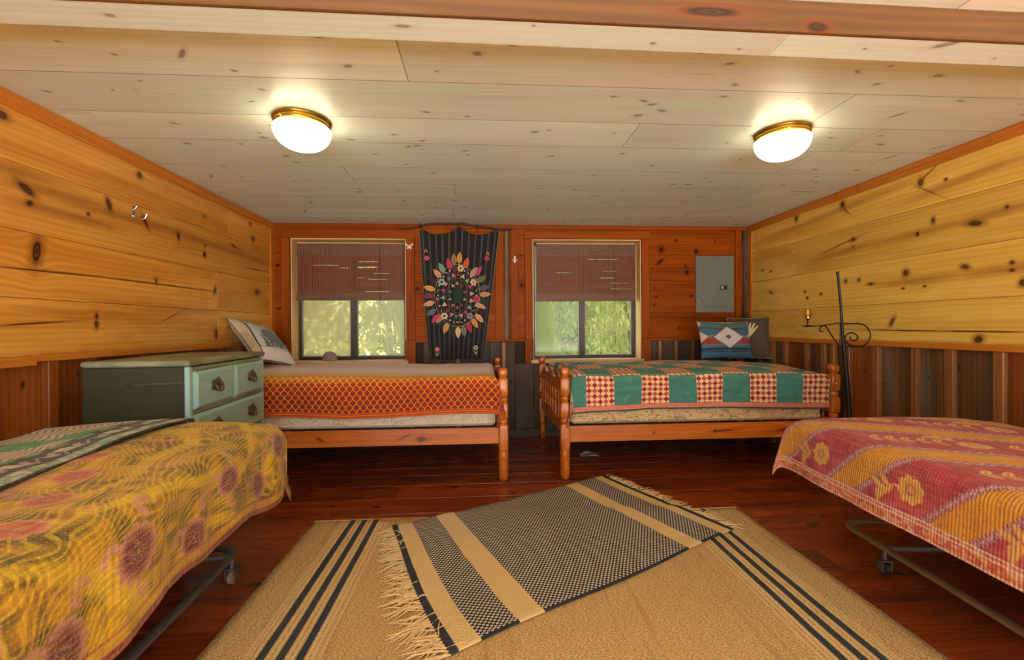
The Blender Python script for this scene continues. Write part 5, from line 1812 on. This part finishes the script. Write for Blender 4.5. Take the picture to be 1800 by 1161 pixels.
MB().tube([lw(395, 36), lw(398, 60), lw(405, 125)], [.012, .007, .008], 8).build('finial', M['iron'], lp)
MB().tube([lw(404, 120), lw(420, 300), lw(432, 500), lw(445, 650), lw(465, 880), (0, 0, .42), (.006, 0, .02)], [.008, .008, .010, .012, .016, .019, .020], 10).build('pole', M['iron'], lp)
MB().lathe([(0, .15), (.008, .15), (.014, .13), (.02, .04), (.05, .02)], 28, cx=.006).build('base', M['iron'], lp)


def strap(name, pts, w=.007):
    P = [Vector(lw(*p)) for p in pts]
    # smooth the polyline
    S = []
    for i in range(len(P) - 1):
        p0, p1, p2, p3 = P[max(i - 1, 0)], P[i], P[i + 1], P[min(i + 2, len(P) - 1)]
        for k in range(6):
            t_ = k / 6
            S.append(.5 * ((2 * p1) + (p2 - p0) * t_ + (2 * p0 - 5 * p1 + 4 * p2 - p3) * t_ * t_ + (3 * p1 - p0 - 3 * p2 + p3) * t_ ** 3))
    S.append(P[-1])
    return MB().tube(S, w * .5, 8).build(name, M['iron'], lp)


strap('arm', [(150, 448), (230, 446), (300, 440), (360, 430), (412, 430), (414, 520), (414, 600)])
strap('brace', [(282, 486), (262, 482), (264, 458), (290, 444), (312, 456), (345, 510), (405, 598)], .009)
strap('scroll', [(424, 430), (500, 430), (560, 431), (612, 452), (645, 510), (628, 565), (590, 598), (540, 606), (490, 592), (455, 560), (455, 525), (480, 502), (518, 502), (546, 528), (536, 552), (510, 558), (492, 545), (490, 524)], .009)
strap('lower_tie', [(420, 604), (470, 604), (540, 606)])
cx, _, cz = lw(170, 445)
MB().lathe([(cz - .004, .030), (cz, .034), (cz + .004, .030), (cz + .005, .006)], 20, cx=cx).build('drip_dish', M['iron'], lp)
MB().lathe([(cz + .004, .004), (cz + .04, .004), (cz + .045, .009), (cz + .05, .010)], 12, cx=cx).build('socket_stem', M['iron'], lp)
MB().lathe([(cz + .048, .010), (cz + .054, .018), (cz + .075, .020), (cz + .078, .022), (cz + .082, .020), (cz + .108, .020), (cz + .112, .017), (cz + .112, .006)], 20, cx=cx).build('brass_socket', M['brass'], lp)

# ------------------------------------------------------------------ electrical panel
ep = thing('breaker_panel', 'grey metal breaker panel on the window wall above the woven pillow', 'electrical panel', (2.39, YB, 1.24))
MB().box(-.204, .204, -.016, -.001, 0, .586, .006).build('cover_plate', M['panel_gray'], ep)
d_ = MB().box(-.125, .13, -.022, -.016, .06, .46, .003).build('door', M['panel_gray'], ep)
MB().box(-.10, .02, -.026, -.022, .066, .456, .002).build('raised_panel', M['panel_gray'], d_)
MB().box(.05, .122, -.027, -.022, .235, .278, .002).build('latch', M['black'], d_)
MB().box(.056, .08, -.031, -.027, .24, .273, .002).build('latch_slide', M['chrome'], d_)
for z in (.15, .35): MB().box(-.131, -.123, -.026, -.016, z, z + .03, .002).build('hinge', M['chrome'], d_)
for xx, zz in ((.182, .12), (-.182, .12), (.182, .47), (-.182, .47)):
    b = MB().lathe([(0, .006), (.003, .005), (.004, .001)], 10); b.v = [(xx + q[0], -.016 - q[2], zz + q[1]) for q in b.v]
    b.build('screw', M['chrome'], ep)

# ------------------------------------------------------------------ hooks and little ornaments
hk = thing('coat_hook', 'chrome coat hook screwed to the left plank wall', 'hook', (XL, 2.745, 1.785))
MB().box(0, .005, -.012, .012, -.035, .035, .003).build('plate', M['chrome'], hk)
MB().tube([(.004, 0, -.02), (.02, .004, -.034), (.045, .006, -.042), (.066, .006, -.034), (.074, .006, -.014), (.070, .006, -.004)], [.005, .005, .005, .005, .005, .006], 8).build('hook_arm', M['chrome'], hk)
MB().tube([(.004, 0, .012), (.018, 0, .022), (.026, 0, .034)], [.005, .005, .006], 8).build('upper_hook', M['chrome'], hk)
hk = thing('post_hook', 'small pale double hook on the post beside the tapestry', 'hook', (.322, YB - .034, 1.775))
MB().box(-.009, .009, -.004, 0, -.03, .035, .002).build('plate', M['white'], hk)
for s_ in (-1, 1):
    MB().tube([(s_ * .004, -.004, -.01), (s_ * .014, -.02, -.02), (s_ * .022, -.024, -.008), (s_ * .022, -.022, .004)], .003, 6).build('hook_arm', M['white'], hk)
bf = thing('butterfly_ornament', 'small white butterfly fixed to the window casing', 'ornament', (-.715, YB - .031, 1.905))
for s_ in (-1, 1):
    MB().prism([(s_ * .002, -.002), (s_ * .03, .03), (s_ * .036, .026), (s_ * .030, .004), (s_ * .012, -.002)], .003).build('upper_wing', M['white'], bf)
    MB().prism([(s_ * .002, -.003), (s_ * .018, -.006), (s_ * .024, -.022), (s_ * .012, -.030), (s_ * .003, -.014)], .003).build('lower_wing', M['white'], bf)
MB().tube([(0, -.004, .018), (0, -.005, -.02)], .003, 6).build('body', M['white'], bf)
# ribbed shell on the window stool
n = 40
U, V = np.meshgrid(np.linspace(0, 2 * pi, 61), np.linspace(.02, pi / 2, 20), indexing='ij')
rib = 1 + .05 * np.cos(U * 12)
P = np.stack([.072 * rib * np.cos(U) * np.sin(V) ** .7, .045 * rib * np.sin(U) * np.sin(V) ** .7, .0 + .085 * np.cos(V) * rib], -1)
sh = link('ridged_shell', fast_mesh('ridged_shell', P.reshape(-1, 3), grid_faces(61, 20)[:, ::-1], True), M['shell'])
sh.location = (-1.515, YB + .06, .784)
tag(sh, 'grey brown ridged shell lying on the sill of the fogged window', 'shell')
# scrap of paper under the right bed
U, V = np.meshgrid(np.linspace(-.08, .08, 12), np.linspace(-.06, .06, 10), indexing='ij')
P = np.stack([U, V, .006 + .05 * vnoise(U * 18, V * 18, 3) * sstep(0, .08, .09 - np.hypot(U, V))], -1)
pp = cloth('paper_scrap', P, np.stack([U, V, 0 * U], -1), M['paper'], th=.001, label='crumpled pale paper scrap on the floor under the patchwork bed', cat='paper', loc=(.90, 3.80, .001))

# ------------------------------------------------------------------ rugs
def jute_mat():
    t = T('striped_jute')
    a, b, _ = t.sep(t.attr('gr'))                 # a across, b along the stripes
    W_ = 2.465
    d = a.mn(W_ - a)
    wob = t.noise(t.vec(a * 3.0, b * 3.0, 0.0), 1.0, 2.0)
    dd = d + (wob - .5) * .006
    ph = (((dd - .214) / .065 + .5).fr() - .5).abs() * .065
    inn = dd.gt(.187) * dd.lt(.374)
    navy = ph.lt(.0135) * inn
    crm = (ph - .0235).abs().lt(.0045) * dd.gt(.170) * dd.lt(.392) + (dd - .160).abs().lt(.0035) + (dd - .408).abs().lt(.0035)
    rib = (a * (2 * pi / .009)).sin() * .5 + .5
    tick = t.noise(t.vec(a * 110.0, b * 260.0, 0.0), 1.0, 2.0, .6)
    band = t.noise(t.vec(a * 26.0, b * .9, 3.0), 1.0, 3.0, .6)
    base = t.mix(t.ss(.32, .68, tick), c4(158, 116, 62), c4(230, 198, 136))
    base = t.mix(t.ss(.55, .75, band) * .55, base, c4(156, 108, 56))
    stain = t.noise(t.vec(a * 2.2, b * 2.2, 9.0), 1.0, 4.0, .65)
    base = t.mix(t.ss(.62, .75, stain) * .4, base, c4(104, 74, 42))
    col = t.mix(crm.mn(1.0) * .8, base, c4(226, 196, 140))
    col = t.mix(navy, col, t.mix(tick, c4(28, 36, 44), c4(58, 66, 72)))
    return t.finish(col, .9, bump=rib * .5 + tick, bstr=.8, bdist=.006)


JX0, JX1, JY0, JY1 = -.955, 1.510, -.35, 2.602
U, V = np.meshgrid(np.linspace(0, JX1 - JX0, 60), np.linspace(0, JY1 - JY0, 60), indexing='ij')
P = np.stack([U, V, .009 + .002 * vnoise(U * 3, V * 3, 1)], -1)
jr = thing('jute_rug', 'large tan jute rug with navy stripes along both sides', 'rug', (JX0, JY0, 0))
cloth('woven_field', P, np.stack([U, V, 0 * U], -1), jute_mat(), jr, th=.008)
M['binding'] = plain('jute_binding', (196, 158, 100), .9, var=.3, scale=150, bstr=.8)
for yy in (-.003, JY1 - JY0 + .003):
    MB().tube([(x_, yy, .007) for x_ in np.linspace(0, JX1 - JX0, 24)], .005, 6).build('bound_edge', M['binding'], jr)


def small_rug_mat():
    t = T('black_and_cream_weave')
    a, b, _ = t.sep(t.attr('gr'))
    wob = t.noise(t.vec(a * 4.0, b * 4.0, 0.0), 1.0, 2.0)
    aa = a + (wob - .5) * .012
    chk = (aa.gt(.114) * aa.lt(.271) + aa.gt(.385) * aa.lt(1.251) + aa.gt(1.354) * aa.lt(1.523)).mn(1.0)
    navy = (aa.lt(.030) + aa.gt(1.594)).mn(1.0)
    c = .0115
    par = ((a / c).fl() + (b / (c * .9)).fl()).mod(2.0)
    fx = ((a / c).fr() - .5).abs(); fy = ((b / (c * .9)).fr() - .5).abs()
    dot = par * t.ss(.5, .38, fx.mx(fy))
    n = t.noise(t.vec(a * 130.0, b * 130.0, 0.0), 1.0, 2.0)
    cream = t.mix(n, c4(204, 168, 102), c4(232, 202, 140))
    cream = t.mix(t.ss(.45, .62, t.noise(t.vec(a * 1.5, b * 1.8, 4.0), 1.0, 1.0)) * .5, cream, c4(206, 180, 150))
    ink = t.mix(n, c4(22, 24, 27), c4(44, 46, 50))
    col = t.mix(chk, cream, t.mix(dot, ink, t.mix(n, c4(196, 182, 156), c4(222, 210, 186))))
    col = t.mix(navy, col, t.mix(n, c4(26, 32, 40), c4(52, 58, 66)))
    col = t.mix(b.lt(.012) * chk, col, ink)
    rib = (b * (2 * pi / .009)).sin() * .5 + .5
    return t.finish(col, .9, bump=dot * .6 + rib * .5 + n * .5, bstr=.7, bdist=.006)


C1 = np.array((-.109, 1.493)); C3 = np.array((1.325, 2.302)); C0 = np.array((-.516, 2.462)); C2 = np.array((.882, 3.238))
sr = thing('fringed_rug', 'small black and cream checked rug with fringed ends lying askew on the jute rug', 'rug', (C1[0], C1[1], 0))
U, V = np.meshgrid(np.linspace(0, 1, 90), np.linspace(0, 1, 60), indexing='ij')
XY = (C1 * (1 - U[..., None]) + C3 * U[..., None]) * (1 - V[..., None]) + (C0 * (1 - U[..., None]) + C2 * U[..., None]) * V[..., None]
eL = (C3 - C1) / np.linalg.norm(C3 - C1)
bow = .020 * np.sin(V * pi * 1.3 + .3) * (1 - U) * (1 - sstep(0, .35, U)) * -1
XY = XY + bow[..., None] * eL
XY[..., 1] += .010 * np.sin(U * 9) * (V < .02)
onj = sstep(2.68, 2.612, XY[..., 1])
zz = .008 + .0115 * onj + .004 * vnoise(U * 6, V * 4, 5) + .006 * sstep(.96, 1.0, V) * vnoise(U * 14, 0 * U, 8)
P = np.concatenate([XY - C1, zz[..., None]], -1)
cloth('woven_field', P, np.stack([U * 1.625, V * 1.045, 0 * U], -1), small_rug_mat(), sr, th=.006)
M['fringe'] = plain('cream_fringe_yarn', (214, 184, 132), .9, var=.25, scale=60, bstr=.3)
for end, cnt, ln in ((0, 230, .115), (1, 170, .085)):
    mb = MB()
    for k in range(cnt):
        v = random.random()
        i = int(v * 59); p = P[0 if end == 0 else -1, i]
        dr_ = -eL if end == 0 else eL
        ang = random.gauss(0, .5)
        dx, dy = dr_[0] * math.cos(ang) - dr_[1] * math.sin(ang), dr_[0] * math.sin(ang) + dr_[1] * math.cos(ang)
        l = ln * random.uniform(.55, 1.25)
        if end == 0: l *= .6 + .8 * (1 - v)
        if end == 0 and random.random() < .06: dx, dy, l = -dx, -dy, l * .6
        bend = random.uniform(-.03, .03)
        yw = p[1] + C1[1]
        z0 = p[2] - .002; zg = .012 if (yw < 2.55 and p[0] + C1[0] < 1.49) else .004
        pts = []
        for q in range(5):
            f = q / 4
            pts.append((p[0] + dx * l * f - dy * bend * f * f, p[1] + dy * l * f + dx * bend * f * f, z0 * (1 - f) + (zg + random.uniform(0, .008)) * f + .008 * math.sin(pi * f) * random.random()))
        mb.tube(pts, [.0026, .0026, .0024, .0022, .0014], 5, cap=False)
    f_ = mb.build('fringe', M['fringe'], sr, recalc=False)
    f_['kind'] = 'stuff'
